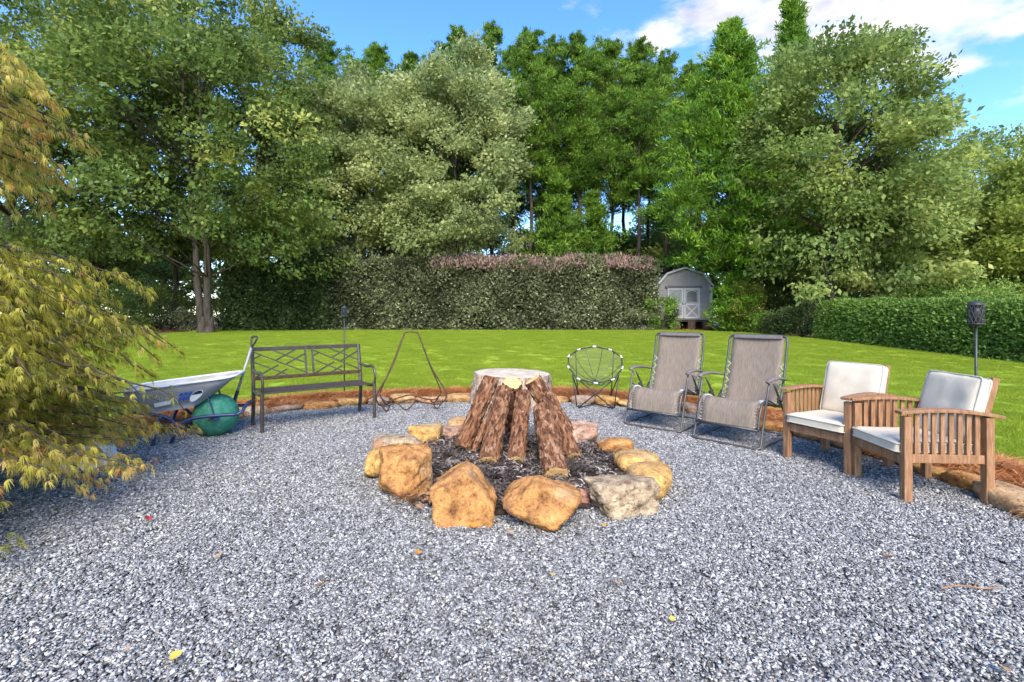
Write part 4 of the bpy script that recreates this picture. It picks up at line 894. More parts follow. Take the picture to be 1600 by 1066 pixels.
def conifer(name, x, y, h, rb, mat, seed, label, bare=.35, levels=20, per=6, tufts=7, needles=26, nl=.36, group='trees around the lawn', tr=.2, power=.8, up=.35, top_pt=.04, droop=0.0, tsize=.30, roll=0.0, share=None, irr=.15):
    z0 = gz(x, y) - .1; o = empty(name, (x, y, z0), roll, label, 'tree', group)
    if share:
        for ch_ in share.children: c_ = ch_.copy(); COL.objects.link(c_); c_.parent = o
        return o
    r = np.random.default_rng(seed); rn = random.Random(seed); w_ = MB()
    tp = trunk_mesh(w_, (0, 0, -.2), (rn.uniform(-.2, .2), rn.uniform(-.2, .2), h * .97), tr, .03, .12, seed, 8, 12)
    for i in range(int(bare * 26)):                       # dead stubs on the bare trunk
        z = rn.uniform(.08, bare + .1) * h; a = rn.uniform(0, 6.28); b = tp[int(z / h * 12)]; L = rn.uniform(.3, 1.5); w_.tube([(b.x, b.y, z), (b.x + L * math.cos(a), b.y + L * math.sin(a), z + L * rn.uniform(-.1, .5))], [.025, .008], 4)
    T = []; TD = []; TT = []; TS = []
    for lv in range(levels):
        t = bare + (1 - bare) * (lv + rn.uniform(-.3, .3)) / levels; t = min(max(t, bare), .985); z = t * h
        u = (t - bare) / (1 - bare); prof_ = (1 - u) ** power * (.62 + .38 * min(1, u * 5)) + top_pt
        for b in range(per + (1 if u < .5 else 0)):
            a = rn.uniform(0, 6.283); L = rb * prof_ * rn.uniform(.75 - irr, 1.15 + irr * .4); e = up * rn.uniform(.4, 1.5) + u * .5 - droop
            dv = Vector((math.cos(a) * math.cos(e), math.sin(a) * math.cos(e), math.sin(e))); b0 = tp[min(12, int(t * 12))]; b0 = Vector((b0.x, b0.y, z))
            tip = b0 + dv * L + Vector((0, 0, .12 * L)); w_.tube([b0, b0 + dv * L * .5, tip], [.035 * (1 - u) + .012, .022 * (1 - u) + .008, .005], 4)
            bt = rn.gauss(0, .13)
            for k in range(tufts):
                f = .28 + .75 * (k + rn.random()) / tufts; q = b0 + dv * L * f + Vector((0, 0, .12 * L * f * f))
                sp = .16 * L * (1.25 - abs(f - .6)) + .08
                q += Vector((rn.gauss(0, sp), rn.gauss(0, sp), rn.gauss(0, sp * .5)))
                T.append(q); TD.append(dv * .7 + Vector((rn.gauss(0, .35), rn.gauss(0, .35), .55 + rn.gauss(0, .25)))); TT.append(.45 + bt + rn.gauss(0, .12)); TS.append(.3 + .7 * (1 - u) ** .7)
    for k in range(14):
        T.append(Vector((tp[-1].x, tp[-1].y, h * (.9 + .1 * k / 14))) + Vector((rn.gauss(0, .12), rn.gauss(0, .12), 0))); TD.append(Vector((rn.gauss(0, .2), rn.gauss(0, .2), 1))); TT.append(.6); TS.append(.3)
    T = np.array([tuple(v) for v in T]); TD = unit(np.array([tuple(v) for v in TD])); TT = np.array(TT)
    idx = np.repeat(np.arange(len(T)), needles); N = len(idx)
    D = unit(TD[idx] * .95 + r.normal(size=(N, 3)) * .62)
    pos = T[idx] + r.normal(size=(N, 3)) * tsize * np.array([.5, .5, .32]) * np.array(TS)[idx][:, None]
    L = nl * r.uniform(.55, 1.15, N); tint = np.clip(TT[idx] + .14 * r.normal(size=N), 0, .94); tint = np.where(r.random(N) < .004, 1.0, tint)
    w_.build('trunk', 'trunk_bark', o, smooth=True)
    link('crown', leaf_mesh('crown', pos, D, L, L * .18 + .012, tint, r, fold=.05), mat, o)
    return o
def X(px, Y): return (px - 800) / F * Y
def Z(py, Y): return H + (HZ - py) / F * Y
# left: big dark broadleaf trees
TG = 'broadleaf trees at the bench end of the lawn'
deciduous('broadleaf_tree', X(322, 24), 24, 17.5, 6.6, 7.6, 9.8, 'leaf_dark_oak', 11, 'big dark green tree with twin grey trunks behind the wheelbarrow', leafn=60000, tr=.19, stems=2, nclump=190, group=TG, low=2.7, lean=(-1.0, 0))
deciduous('broadleaf_tree', X(150, 25), 25, 19, 6.0, 8.0, 11.2, 'leaf_dark_oak', 12, 'tall dark tree reaching out of the picture behind the maple', leafn=44000, tr=.25, nclump=150, group=TG, low=3.5)
deciduous('broadleaf_tree', X(20, 22), 22, 16, 5.0, 7.2, 9.6, 'leaf_dark_oak', 13, 'dark tree at the picture edge behind the maple top', leafn=30000, tr=.22, nclump=110, group=TG, low=2.6, tintb=.05)
deciduous('broadleaf_tree', X(405, 27.5), 27.5, 19.0, 4.3, 7.0, 11.8, 'leaf_dark_oak', 14, 'dark slim stemmed tree between twin trunk tree and pale trees', leafn=32000, tr=.2, nclump=110, group=TG, low=4, tintb=.03)
deciduous('broadleaf_tree', X(272, 28), 28, 15, 4.5, 6.0, 9.0, 'leaf_dark_oak', 15, 'thin dark trunked tree seen left of the twin trunks', leafn=18000, tr=.16, nclump=80, group=TG, low=4)
# pale trees before the pines
PG = 'pale leaved trees before the pines'
deciduous('pale_tree', X(568, 30), 30, 16.5, 4.6, 6.2, 10.3, 'leaf_pale', 21, 'pale grey green tree beside the dark broadleaf trees', leafn=50000, leaf=.2, tr=.2, nclump=130, group=PG, low=4.2, shape=1.0)
deciduous('pale_tree', X(712, 29.8), 29.8, 17, 4.4, 6.9, 10.2, 'leaf_pale', 22, 'pale yellow green tree with pointed top before the pine row', leafn=54000, leaf=.2, tr=.2, nclump=130, group=PG, low=4.4, shape=.8, tintb=.06)
deciduous('pale_tree', X(480, 29), 29, 13.5, 3.2, 5.0, 8.4, 'leaf_pale', 23, 'smaller pale tree overhanging the dark end of the hedge', leafn=26000, leaf=.2, tr=.15, nclump=80, group=PG, low=4.2)
deciduous('pale_tree', X(650, 28.9), 28.9, 9.5, 2.6, 2.9, 6.6, 'leaf_pale', 24, 'low pale foliage between the two big pale trees', leafn=17000, leaf=.19, tr=.12, nclump=60, group=PG, low=4.3, tintb=.08)
# pines
NG = 'pine trees in the row behind the hedge'
protos_ = []
spots = [(508, 84, 36, 1.0), (590, 86, 35, 1.02), (640, 100, 37, 1), (712, 58, 33, 1), (768, 52, 34.5, 1), (828, 66, 33, 1), (868, 74, 35.5, 1), (905, 62, 33.5, 1), (955, 78, 35, 1), (998, 82, 33, 1), (1040, 96, 35, 1), (1075, 110, 36, 1), (800, 90, 38, 1), (935, 95, 38.5, 1), (735, 80, 38, 1), (680, 120, 37, 1), (555, 110, 38, 1), (1015, 120, 38, 1), (850, 105, 40, 1), (975, 110, 40, 1), (890, 130, 37, 1)]
lab = ['pine top showing above the dark broadleaf tree', 'pine top rising above the smaller pale tree', 'low pine top showing between the two pale trees', 'pine directly above the pointed pale tree', 'tallest pine of the row, over the stump', 'pine just right of the tallest pine',
       'pine second to the right of the tallest pine', 'pine above the round netting chair', 'thin pine with trunk showing above the flowering hedge', 'pine third from the bright plume conifer', 'pine second from the bright plume conifer', 'pine hidden closest to the bright plume conifer',
       'pine in the back row behind the tallest pine', 'pine in the back row over the flowering hedge', 'back row pine over the pointed pale tree', 'back row pine right of the low pine top', 'back row pine between the first two tops', 'back row pine near the plume conifer', 'pine far back between the tallest pine and its neighbours', 'pine far back over the hedge end', 'shorter pine half hidden over the netting chair']
for i, (px, py, Y, s) in enumerate(spots):
    hgt = Z(py - 16, Y) - gz(0, Y) + .1
    if len(protos_) < 4:
        o = conifer('pine_tree', X(px, Y), Y, hgt, 4.3, 'needle_pine', 50 + i, lab[i], bare=(.50, .40, .46, .36)[i % 4], levels=14, per=6, tufts=5, needles=74, nl=.28, group=NG, tr=.19, power=.72, up=.42, top_pt=.01, tsize=.48, irr=.5); protos_.append((o, hgt))
    else:
        b, bh = protos_[(i * 3 + 1) % 4]; o = conifer('pine_tree', X(px, Y), Y, hgt, 3.3, 'needle_pine', 0, lab[i], group=NG, roll=i * 1.3, share=b); o.scale = (hgt / bh * (.9 + .05 * (i % 4)),) * 2 + (hgt / bh,)
# young pine between the trunks
conifer('young_pine', X(872, 29.5), 29.5, Z(275, 29.5) - .6, 1.9, 'needle_pine', 71, 'young bright pine growing low before the bare pine trunks', bare=.30, levels=13, per=5, tufts=7, needles=26, nl=.34, group='young pines behind the hedge', tr=.08, tsize=.32)
conifer('young_pine', X(930, 30.5), 30.5, Z(300, 30.5) - .6, 1.9, 'needle_pine', 72, 'young pine low among the bare trunks over the folding chair', bare=.30, levels=12, per=5, tufts=7, needles=22, nl=.34, group='young pines behind the hedge', tr=.08, tsize=.32)
# plume conifers by the shed
CG = 'bright plume conifers by the shed'
conifer('plume_conifer', X(1142, 26.2), 26.2, Z(34, 26.2) - .5, 5.6, 'needle_plume', 81, 'broad bright green conifer overhanging the garden shed', bare=.17, levels=36, per=9, tufts=9, needles=34, nl=.30, group=CG, tr=.25, top_pt=.0, power=.9, up=.35, tsize=.40)
conifer('plume_conifer', X(1240, 32), 32, Z(-20, 32) - .5, 3.2, 'needle_plume', 82, 'tallest bright conifer rising between plume tree and round oak', bare=.1, levels=34, per=8, tufts=9, needles=20, nl=.34, group=CG, tr=.25, top_pt=.0, power=.75, up=.35, tsize=.42)
conifer('plume_conifer', X(1150, 25.4), 25.4, Z(430, 25.4) - .5, 1.1, 'needle_plume', 83, 'short young conifer beside the garden shed', bare=.05, levels=13, per=6, tufts=6, needles=22, nl=.3, group=CG, tr=.06, power=.5, up=.4, tsize=.28)
# right: round oak and yellow green trees
OG = 'broadleaf trees at the armchair end of the lawn'
deciduous('round_oak', X(1296, 22.5), 22.5, 14.5, 4.0, 6.4, 8.2, 'leaf_right_oak', 31, 'tall rounded green oak beside the bright conifers', leafn=56000, leaf=.19, tr=.24, stems=1, nclump=170, group=OG, low=1.6, lean=(.6, 0), shape=1.1)
deciduous('round_oak', X(1385, 23.5), 23.5, 9.5, 2.9, 3.6, 4.9, 'leaf_right_oak', 32, 'lower oak shoulder tree behind the clipped hedge end', leafn=22000, leaf=.19, tr=.16, nclump=70, group=OG, low=1.2)
deciduous('lime_tree', X(1520, 25), 25, 9.6, 4.2, 4.4, 5.2, 'leaf_lime', 33, 'yellow green tree behind the clipped hedge', leafn=36000, leaf=.2, tr=.18, nclump=110, group=OG, low=.8)
deciduous('lime_tree', X(1640, 24), 24, 8.5, 3.6, 3.9, 4.8, 'leaf_lime', 34, 'yellow green tree at the picture edge above the garden torch', leafn=26000, leaf=.19, tr=.18, nclump=90, group=OG, low=.8, tintb=.08)
deciduous('tall_thin_tree', X(1505, 33), 33, 13.2, 3.0, 3.0, 10.2, 'leaf_right_oak', 35, 'sparse tree top rising behind the yellow green trees', leafn=7000, leaf=.17, tr=.14, nclump=46, group=OG, low=6)
deciduous('tall_thin_tree', X(1575, 33), 33, 12.8, 2.6, 2.6, 10.2, 'leaf_right_oak', 36, 'second sparse tree top above the yellow green trees, near the picture edge', leafn=6000, leaf=.17, tr=.14, nclump=40, group=OG, low=6)
deciduous('lime_tree', X(1750, 23), 23, 9, 3.8, 4.2, 4.8, 'leaf_lime', 37, 'yellow green tree just past the picture edge', leafn=11000, leaf=.2, tr=.18, nclump=80, group=OG, low=.8)
# background wood closing the gaps
FAR = ['far wood tree glimpsed past the maple top', 'far wood tree glimpsed right of the twin trunks', 'far wood tree behind the smaller pale tree', 'far wood tree behind the two big pale trees', 'far wood tree behind the tallest pine', 'far wood tree behind the bare pine trunks',
       'far wood tree behind the shed roof', 'far wood tree glimpsed behind the oak', 'far wood tree behind the yellow green tree', 'far wood tree past the picture edge beyond the clipped hedge',
       'far wood tree just behind the shed, under the bright conifer', 'far wood tree above the hedge end, between pine trunks', 'far wood tree between bare pine trunks over the stump', 'far wood tree glimpsed between bright conifer and oak', 'low far wood tree left of the twin trunks', 'low far wood tree behind the picture edge bush']
for i, (px, Y, hh) in enumerate([(-80, 40, 12), (120, 42, 11), (330, 44, 10), (480, 46, 11), (620, 46, 12), (760, 48, 12), (900, 47, 11), (1050, 46, 12), (1350, 40, 11), (1480, 42, 10), (1700, 38, 12), (1110, 36.5, 9), (985, 41, 9), (860, 42, 9), (1215, 37, 10), (230, 36, 7), (60, 34, 8)]):
    if i == 0: base_ = deciduous('distant_tree', X(px, Y), Y, hh, 6.0, 4.4, 6.0, 'leaf_dark_oak', 91, 'far wood tree at the picture edge beyond the maple', leafn=24000, leaf=.24, tr=.2, nclump=90, group='trees of the far wood', low=.9)
    else:
        o = copy_tree(base_); o.location = (X(px, Y), Y, gz(0, Y) - .1); o.rotation_euler.z = i * 1.1; o.scale = (1, 1, hh / 12); o['label'] = FAR[i - 1]
# ------------------------------------------------------------------ hedges and shrubs
def hedge(name, path, half, h0, h1, mat, seed, label, n, leaf, top_mat=None, top_range=None, bumps=.18, rough_top=.25, cat='hedge', group=None, round_=.35, depth_out=.25):
    """leafy hedge along a polyline: rounded box section, twiggy inside"""
    r = np.random.default_rng(seed); Pn = [Vector(p) for p in path]; seg = [(Pn[i + 1] - Pn[i]).length for i in range(len(Pn) - 1)]; tot = sum(seg)
    o = empty(name, Pn[0], 0, label, cat, group); base = Pn[0]
    s = r.uniform(0, tot, n); i = np.searchsorted(np.cumsum(seg), s); i = np.clip(i, 0, len(seg) - 1); st0 = np.r_[0, np.cumsum(seg)][i]; t = (s - st0) / np.array(seg)[i]
    A = np.array([tuple(p) for p in Pn]); pos = A[i] + (A[i + 1] - A[i]) * t[:, None]; dr = unit(A[i + 1] - A[i]); nr = np.c_[dr[:, 1], -dr[:, 0], np.zeros(n)]
    hgt = h0 + (h1 - h0) * s / tot
    # around the section: angle 0..pi from front foot over the top to the back foot
    a = np.where(r.random(n) < .8, r.uniform(-.02, .62, n), r.uniform(.5, 1.0, n)) * math.pi; p_ = 5.0 - 3.2 * round_
    ca, sa = np.cos(a), np.sin(np.clip(a, 0, math.pi)); k = (np.abs(ca) ** p_ + np.abs(sa) ** p_) ** (-1 / p_)
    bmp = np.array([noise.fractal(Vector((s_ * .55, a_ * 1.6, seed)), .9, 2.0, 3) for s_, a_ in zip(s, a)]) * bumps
    dep = 1 - np.abs(r.normal(0, .5, n)) * depth_out
    off = ca * k * half * (dep + bmp); zz = np.maximum(sa * k * hgt * (dep * .35 + .65 + bmp * .6), .02) + r.uniform(-.05, .05, n)
    g_ = np.array([gz(x_, y_) for x_, y_ in pos[:, :2]]); q = pos + nr * off[:, None]; q[:, 2] = g_ + np.maximum(zz, .03) - .05
    q -= np.array(tuple(base)); outn = unit(nr * (ca / half)[:, None] + np.c_[np.zeros((n, 2)), sa / hgt])
    D = outn * .9 + r.normal(size=(n, 3)) * .7
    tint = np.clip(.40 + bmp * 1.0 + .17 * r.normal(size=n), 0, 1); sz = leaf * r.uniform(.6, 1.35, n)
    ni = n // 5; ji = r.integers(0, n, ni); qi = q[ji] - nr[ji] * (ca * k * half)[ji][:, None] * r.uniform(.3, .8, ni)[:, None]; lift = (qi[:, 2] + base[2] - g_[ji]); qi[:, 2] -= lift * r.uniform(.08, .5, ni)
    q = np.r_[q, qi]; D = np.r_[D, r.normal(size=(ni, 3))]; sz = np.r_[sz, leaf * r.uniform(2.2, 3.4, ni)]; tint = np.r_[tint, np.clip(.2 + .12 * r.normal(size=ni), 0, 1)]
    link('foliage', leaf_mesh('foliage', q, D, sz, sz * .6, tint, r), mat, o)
    tw = MB(); rn = random.Random(seed)
    for k_ in range(int(tot * 3)):
        ss = rn.uniform(0, tot); j = min(int(np.searchsorted(np.cumsum(seg), ss)), len(seg) - 1); tt = (ss - float(np.r_[0, np.cumsum(seg)][j])) / seg[j]; b = Pn[j].lerp(Pn[j + 1], tt) - base; b.z = gz(Pn[j].x, (b + base).y) - base.z - .1
        for m in range(3): tw.tube([b, b + Vector((rn.uniform(-.3, .3), rn.uniform(-.4, .4) * half, h0 * .5)), b + Vector((rn.uniform(-.6, .6), rn.uniform(-.8, .8) * half, h0 * rn.uniform(.75, .95)))], [.03, .02, .006], 4)
    tw.build('branches', 'trunk_bark', o)
    if top_mat:
        n2 = int(n * .08); s2 = r.uniform(top_range[0] * tot, top_range[1] * tot, n2); i = np.clip(np.searchsorted(np.cumsum(seg), s2), 0, len(seg) - 1); t = (s2 - np.r_[0, np.cumsum(seg)][i]) / np.array(seg)[i]
        pp = A[i] + (A[i + 1] - A[i]) * t[:, None]; nr = np.c_[unit(A[i + 1] - A[i])[:, 1], -unit(A[i + 1] - A[i])[:, 0], np.zeros(n2)]; u = r.uniform(-.2, 1, n2)
        pp = pp + nr * (u * half * .9)[:, None]; pp[:, 2] = np.array([gz(x_, y_) for x_, y_ in pp[:, :2]]) + (h0 + (h1 - h0) * s2 / tot) * (1.0 - .10 * u ** 2) * (1 + .09 * np.array([noise.noise(Vector((v * .8, 3, seed))) for v in s2])) + r.normal(-.06, .17, n2)
        pp -= np.array(tuple(base)); link('blossom', leaf_mesh('blossom', pp, r.normal(size=(n2, 3)) * .5 + np.array([0, -.2, .9]), leaf * r.uniform(.8, 1.8, n2), leaf * .35, np.clip(.5 + .22 * r.normal(size=n2), 0, 1), r), top_mat, o)
    return o
yh = 27.6
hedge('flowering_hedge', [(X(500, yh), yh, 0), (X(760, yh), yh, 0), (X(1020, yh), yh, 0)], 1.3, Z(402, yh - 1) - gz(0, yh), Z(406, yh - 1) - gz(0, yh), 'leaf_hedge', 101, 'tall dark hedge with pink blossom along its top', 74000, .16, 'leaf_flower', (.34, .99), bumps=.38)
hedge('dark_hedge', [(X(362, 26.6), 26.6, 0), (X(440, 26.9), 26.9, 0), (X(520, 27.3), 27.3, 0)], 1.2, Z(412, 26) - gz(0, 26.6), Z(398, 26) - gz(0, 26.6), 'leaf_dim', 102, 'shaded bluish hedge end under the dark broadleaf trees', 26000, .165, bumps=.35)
hedge('clipped_hedge', [(X(1277, 20.2) + 1.0, 20.6, 0), (13.9, 16, 0), (14.4, 12, 0), (14.8, 8.5, 0)], .95, 1.62, 1.72, 'leaf_boxwood', 103, 'low clipped green hedge with rounded top beyond the armchairs', 46000, .10, bumps=.09, round_=.5, depth_out=.12)
def bush(x, y, rx, h, mat, seed, label, n, leaf=.11, group='low bushes at the edge of the lawn'):
    r = np.random.default_rng(seed); z0 = gz(x, y) - .05; o = empty('bush', (x, y, z0), 0, label, 'bush', group); w_ = MB(); rn = random.Random(seed)
    nc = 26; d = unit(r.normal(size=(nc, 3))); c = d * (r.uniform(.3, 1, nc) ** .5)[:, None] * np.array([rx, rx * .8, h * .5]) + np.array([0, 0, h * .52])
    for k_ in range(nc): w_.tube([(0, 0, 0), tuple(c[k_] * .5 + np.array([0, 0, .05])), tuple(c[k_])], [.03, .02, .005], 4)
    w_.build('stems', 'trunk_bark', o); ci = r.integers(0, nc, n)
    pos = c[ci] + r.normal(size=(n, 3)) * np.array([.24, .24, .2]) * rx * .75; pos[:, 2] = np.clip(pos[:, 2], .02, None)
    D = unit(pos - np.array([0, 0, h * .3])) * .8 + r.normal(size=(n, 3)) * .6; sz = leaf * r.uniform(.6, 1.3, n)
    link('foliage', leaf_mesh('foliage', pos, D, sz, sz * .6, np.clip(.45 + .16 * r.normal(size=nc)[ci] + .12 * r.normal(size=n), 0, 1), r), mat, o); return o
bush(X(1033, 26.3), 26.3, .9, 1.9, 'leaf_shrub', 201, 'bright green bush at the end of the hedge by the shed', 4200)
bush(X(1002, 26.4), 26.4, .7, 1.3, 'leaf_hedge', 202, 'grey green bush between hedge and bright bush', 2500)
bush(X(1165, 25.0), 25.0, 1.0, 2.6, 'leaf_gold_shrub', 203, 'golden olive bush beside the short young conifer', 5200)
bush(X(1192, 24.0), 24.0, .7, 1.0, 'leaf_shrub', 204, 'small leafy bush under the oak, nearest the shed', 2200)
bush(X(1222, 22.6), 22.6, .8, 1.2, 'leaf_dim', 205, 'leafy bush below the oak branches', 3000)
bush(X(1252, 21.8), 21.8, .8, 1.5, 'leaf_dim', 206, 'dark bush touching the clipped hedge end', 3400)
bush(X(1245, 27.5), 27.5, 2.0, 4.2, 'leaf_right_oak', 215, 'tall green bush filling the gap below conifer and oak', 9000, .16)
bush(X(1190, 28.5), 28.5, 1.8, 3.6, 'leaf_right_oak', 216, 'tall bush behind the golden olive bush', 7000, .16)
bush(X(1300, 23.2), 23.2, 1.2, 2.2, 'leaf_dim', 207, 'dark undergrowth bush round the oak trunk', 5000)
bush(X(1420, 23.0), 23.0, 1.6, 2.8, 'leaf_boxwood', 208, 'dark bush behind the clipped hedge', 6000)
bush(X(1530, 21.0), 21.0, 1.6, 2.4, 'leaf_boxwood', 209, 'dark bush behind the clipped hedge, under the yellow green tree', 6000)
bush(X(300, 26.5), 26.5, 1.0, 1.1, 'leaf_hedge', 210, 'low dark bush at the foot of the twin trunks', 3000)
bush(X(250, 27.5), 27.5, 1.2, 2.6, 'leaf_gold_shrub', 211, 'thin yellowish bush left of the twin trunks', 1800)
bush(X(345, 27.8), 27.8, 1.2, 2.8, 'leaf_dark_oak', 212, 'dark sparse bush right of the twin trunks', 2600)
bush(X(285, 30), 30, 1.5, 2.4, 'leaf_gold_shrub', 217, 'yellowish thicket seen between the thin trunk and twin trunks', 3200)
bush(X(222, 29.5), 29.5, 1.4, 3.2, 'leaf_right_oak', 218, 'green thicket behind the maple tip', 3800)
bush(X(190, 25), 25, 1.4, 2.4, 'leaf_dark_oak', 213, 'dark bush under the trees behind the maple', 4000)
bush(X(90, 23), 23, 1.6, 2.6, 'leaf_dark_oak', 214, 'dark bush at the picture edge behind the maple', 4500)

# ------------------------------------------------------------------ laceleaf maple in the foreground
def maple():
    r = np.random.default_rng(404); rn = random.Random(404); bx, by = -4.66, 3.0
    o = empty('laceleaf_maple', (bx, by, 0), 0, 'laceleaf maple with drooping yellow green foliage in the foreground', 'tree')
    w_ = MB(); trunk_mesh(w_, (0, 0, -.05), (.1, .05, 1.0), .085, .06, .06, 4, 9, 8)
    trunk_mesh(w_, (.1, .05, 1.0), (.62, .1, 3.2), .05, .02, .12, 5, 7, 8)
    pts = []; dirs = []; tints = []; lens = []
    def spray(p0, az, L, rise, drop, nleaf, tb, ll=.060, twig=True):
        """a branch that arches outwards and hangs down, leaves on both sides"""
        dx, dy = math.cos(az), math.sin(az); path = []
        for i in range(9):
            t = i / 8; path.append(Vector((p0[0] + dx * L * t, p0[1] + dy * L * t, p0[2] + rise * math.sin(min(1, t * 1.6) * 1.57) * 1.0 - drop * t ** 2.4)) + Vector((rn.gauss(0, .02), rn.gauss(0, .02), rn.gauss(0, .015))) * (i > 0))
        if twig: w_.tube(path, [.012 * (1 - i / 9) + .002 for i in range(9)], 5)
        for k in range(nleaf):
            t = .25 + .75 * (rn.random() ** .8); i = min(7, int(t * 8)); f = t * 8 - i; q = path[i].lerp(path[i + 1], f); tg = (path[i + 1] - path[i]).normalized()
            sdv = Vector((-dy, dx, 0)) * rn.choice((-1, 1)); pts.append(q + sdv * abs(rn.gauss(0, .07)) + Vector((0, 0, rn.gauss(0, .025)))); d = tg * .75 + sdv * rn.uniform(.1, .8) + Vector((0, 0, -.45 + rn.gauss(0, .3)))
            dirs.append(d); tints.append(tb + rn.gauss(0, .17) + .14 * (t - .6)); lens.append(ll * rn.uniform(.75, 1.25))
    # mound: tiers of arching sprays, longest low down
    for tier, (z, Lm, n, drop, tb) in enumerate([(1.66, 1.45, 38, .46, .46), (1.42, 1.68, 48, .58, .46), (1.15, 1.50, 48, .55, .50), (.88, 1.42, 48, .52, .58), (.58, 1.58, 46, .38, .66), (.34, 1.75, 32, .20, .70)]):
        for k in range(n):
            az = -1.9 + 3.6 * (k + rn.random()) / n
            l_ = Lm * rn.uniform(.72, 1.12)
            st = .22 * l_; spray((math.cos(az) * st, math.sin(az) * st, z + rn.uniform(-.08, .12)), az, l_, rn.uniform(.12, .34), drop * rn.uniform(.7, 1.3), 142, tb + rn.gauss(0, .05))
    # upper tier, orange tipped
    for z, Lm, n, tb in ((2.35, .8, 12, .64), (2.6, .9, 14, .70), (2.9, .95, 14, .70), (3.2, .8, 10, .62)):
        for k in range(n):
            az = -1.7 + 3.0 * (k + rn.random()) / n; spray((.62, .1, z + rn.uniform(-.1, .1)), az, Lm * rn.uniform(.75, 1.15), rn.uniform(.05, .2), rn.uniform(.2, .45), 80, tb + rn.gauss(0, .05))
    # wisps hanging low over the gravel
    for k in range(15):
        az = rn.uniform(-1.0, -.15); spray((.75 * math.cos(az), .75 * math.sin(az), .42 + rn.uniform(-.1, .1)), az, rn.uniform(1.0, 1.45), .05, .28, 26, .55 + rn.gauss(0, .1))
    for k in range(3): spray((1.3, .3 + .15 * k, 1.0 - .1 * k), rn.uniform(-.2, .3), rn.uniform(.65, .95), .05, .3, 14, .4)
    w_.build('trunk', 'trunk_bark', o, smooth=True)
    Pn = np.array([tuple(p) for p in pts]); D = unit(np.array([tuple(d) for d in dirs])); T = np.array(tints); Ls = np.array(lens); N = len(Pn)
    upv = unit(np.c_[r.normal(0, .35, (N, 2)), np.ones(N)]); Sd = unit(np.cross(D, upv)); Nn = np.cross(Sd, D)
    V = []; TT = []
    for ai, la in zip((-.8, -.5, -.24, 0, .24, .5, .8), (.55, .8, .95, 1.05, .95, .8, .55)):
        ai = ai + r.normal(0, .12, (N, 1)); d = D * np.cos(ai) + Sd * np.sin(ai); s2 = np.cross(Nn, d); L = (Ls * la * r.uniform(.85, 1.1, N))[:, None]; wv = .0016 + .0010 * r.random((N, 1))
        p0 = Pn; p1 = Pn + d * L * .5 + Nn * L * .05; p2 = Pn + d * L - Nn * L * .22 + np.array([0, 0, -.22]) * L
        V.append(np.stack([p0, p1 + s2 * wv * 1.15, p2, p1 - s2 * wv * 1.15 + Nn * .004], 1)); TT.append(T + .05 * r.normal(size=N))
    link('crown', pattern_mesh('crown', np.concatenate(V), [(0, 1, 2, 3)], np.concatenate(TT)), 'leaf_maple', o)
maple()

# ------------------------------------------------------------------ small things
sk = G(100, 736); so = empty('white_sack', (sk.x, sk.y + .15, 0), R(-25), 'white plastic sack with pink print half hidden under the maple', 'sack')
bm = bmesh.new(); bmesh.ops.create_cube(bm, size=2); bmesh.ops.subdivide_edges(bm, edges=bm.edges[:], cuts=12, use_grid_fill=True)
for v in bm.verts:
    x, y, z = v.co; e = (1 - .3 * abs(x) ** 8) * (1 - .3 * abs(y) ** 8); v.co = Vector((x * .27, y * .17, .10 + z * .10 * e)) + Vector((.8, .8, 1)) * (.03 * noise.noise(Vector((x * 2, y * 2, z * 2))) - .03 * abs(noise.noise(Vector((x * 4.1, y * 4.1, z * 3)))))
for f in bm.faces: f.smooth = True
me = bpy.data.meshes.new('bag'); bm.to_mesh(me); bm.free(); link('bag', me, 'sack', so)
MB().add([(-.22, -.11, .212), (-.06, -.12, .214), (-.07, .09, .214), (-.22, .08, .212)], [(0, 1, 2, 3)]).build('print', 'sack_print', so)
def fleaf(px, py, mat, s, label, seed):
    rn = random.Random(seed); q = G(px, py, .02); m_ = MB(); n_ = 11; up_, lo_ = [], []
    out_ = [(0, 0)] + [(t / n_, .34 * math.sin(math.pi * (t / n_) ** .8) * (1 + .22 * (t % 2))) for t in range(1, n_)] + [(1, 0)]
    vs = [(x * s, 0, .25 * s * (x - .5) ** 2) for x, y in out_]; m_.v = list(vs)
    for sg in (1, -1):
        b0 = len(m_.v); m_.v += [(x * s, sg * y * s, .25 * s * (x - .5) ** 2 + y * s * (.5 + .3 * sg)) for x, y in out_]
        for i in range(n_): m_.f.append((i, i + 1, b0 + i + 1, b0 + i) if sg > 0 else (i, b0 + i, b0 + i + 1, i + 1))
    m_.v += [(-.35 * s, .02 * s, .05 * s), (-.35 * s, -.005 * s, .05 * s), (0, -.012 * s, 0), (0, .012 * s, 0)]; e = len(m_.v); m_.f.append((e - 4, e - 3, e - 2, e - 1))
    o = m_.build('fallen_leaf', mat, None, loc=(q.x, q.y, .03), rot=(rn.uniform(-.2, .3), rn.uniform(-.2, .2), rn.uniform(0, 6.28)))
    md = o.modifiers.new('solid', 'SOLIDIFY'); md.thickness = .001
    tag(o, label, 'leaf', 'fallen leaves on the gravel')
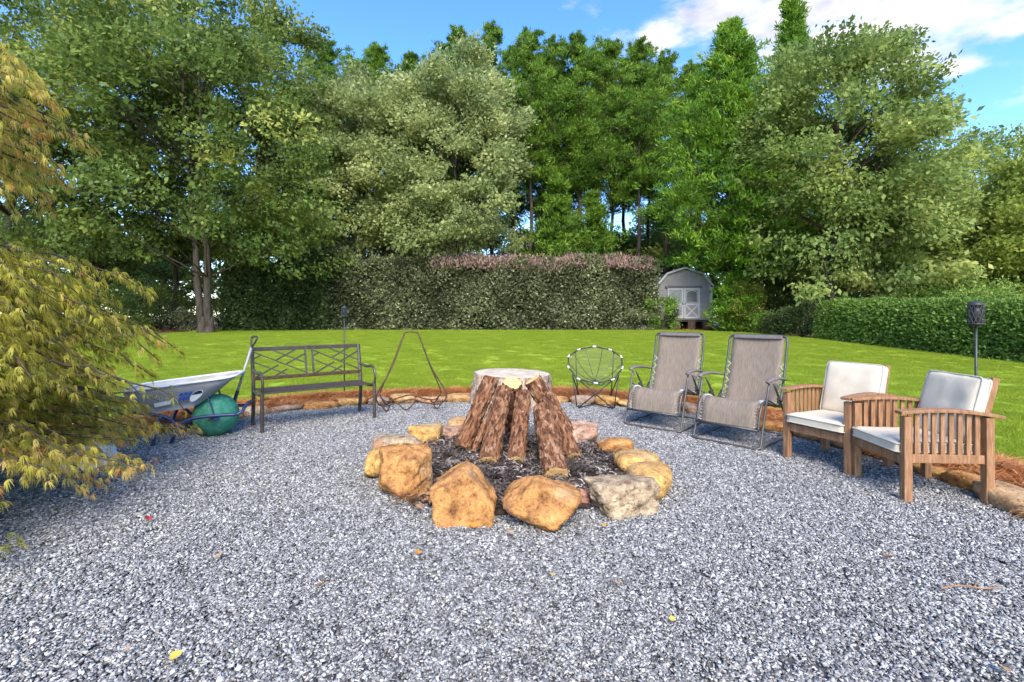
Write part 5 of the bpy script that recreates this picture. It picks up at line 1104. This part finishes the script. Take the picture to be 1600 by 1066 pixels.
for i, a in enumerate([(508, 914, 'leaf_orange', .045, 'curled orange leaf on open gravel towards the maple'), (652, 869, 'leaf_orange', .05, 'orange leaf on gravel in front of the pentagon boulder'), (232, 816, 'leaf_red', .06, 'dark red leaf on gravel under the maple wisps'),
        (266, 1036, 'leaf_yellow', .05, 'bright yellow leaf at the bottom edge of the gravel'), (343, 868, 'leaf_tan', .05, 'tan leaf on gravel beyond the maple wisps'), (863, 902, 'leaf_yellow', .03, 'tiny yellow leaf in front of the largest boulder'),
        (968, 918, 'leaf_tan', .06, 'pale tan leaf fragment on gravel before the grey block'), (1045, 970, 'leaf_yellow', .03, 'small yellow leaf in the foreground gravel, towards the armchairs'), (1396, 873, 'leaf_brown', .06, 'brown leaf on gravel before the front armchair'), (1575, 1055, 'leaf_tan', .06, 'tan leaf in the bottom corner on the armchair side'),
        (205, 1013, 'leaf_tan', .035, 'small tan leaf near the bottom edge beside the yellow one'), (740, 828, 'leaf_orange', .06, 'orange leaf lying against the foot of the pentagon boulder'), (800, 838, 'leaf_tan', .06, 'tan leaf at the gap between two front boulders'), (948, 823, 'leaf_orange', .05, 'orange leaf below the pale grey block')]): fleaf(*a, 500 + i)
q = G(1515, 917, .03); tw = MB(); tw.tube(curve_pts([(-.14, 0, 0), (-.04, .012, .008), (.06, -.006, .004), (.15, .01, 0)], 4), .004, 5); tw.tube([(.02, 0, .005), (.07, .035, .01)], .0025, 4)
tag(tw.build('twig', 'dry_twig', None, loc=(q.x, q.y, .022)), 'thin reddish twig on the gravel before the armchairs', 'twig')
q = G(652, 792); dl = empty('dry_leaf_clump', (q.x, q.y, .0), 0, 'clump of curled dry brown leaves against the cracked boulder', 'leaf clump'); rn = random.Random(77)
for k in range(34):
    a = rn.uniform(0, 6.28); L = rn.uniform(.06, .13); p0 = Vector((rn.gauss(0, .07), rn.gauss(0, .04), rn.uniform(.02, .08))); d = Vector((math.cos(a), math.sin(a) * .6, rn.uniform(-.2, .35))) * L; s = Vector((-math.sin(a), math.cos(a), .3)) * L * .16
    MB().add([p0, p0 + d * .45 + s + Vector((0, 0, .015)), p0 + d, p0 + d * .45 - s + Vector((0, 0, .015)), p0 + d * .45], [(0, 4, 1), (1, 4, 2), (0, 3, 4), (3, 2, 4)]).build('dry_leaf', 'dry_twig', dl)
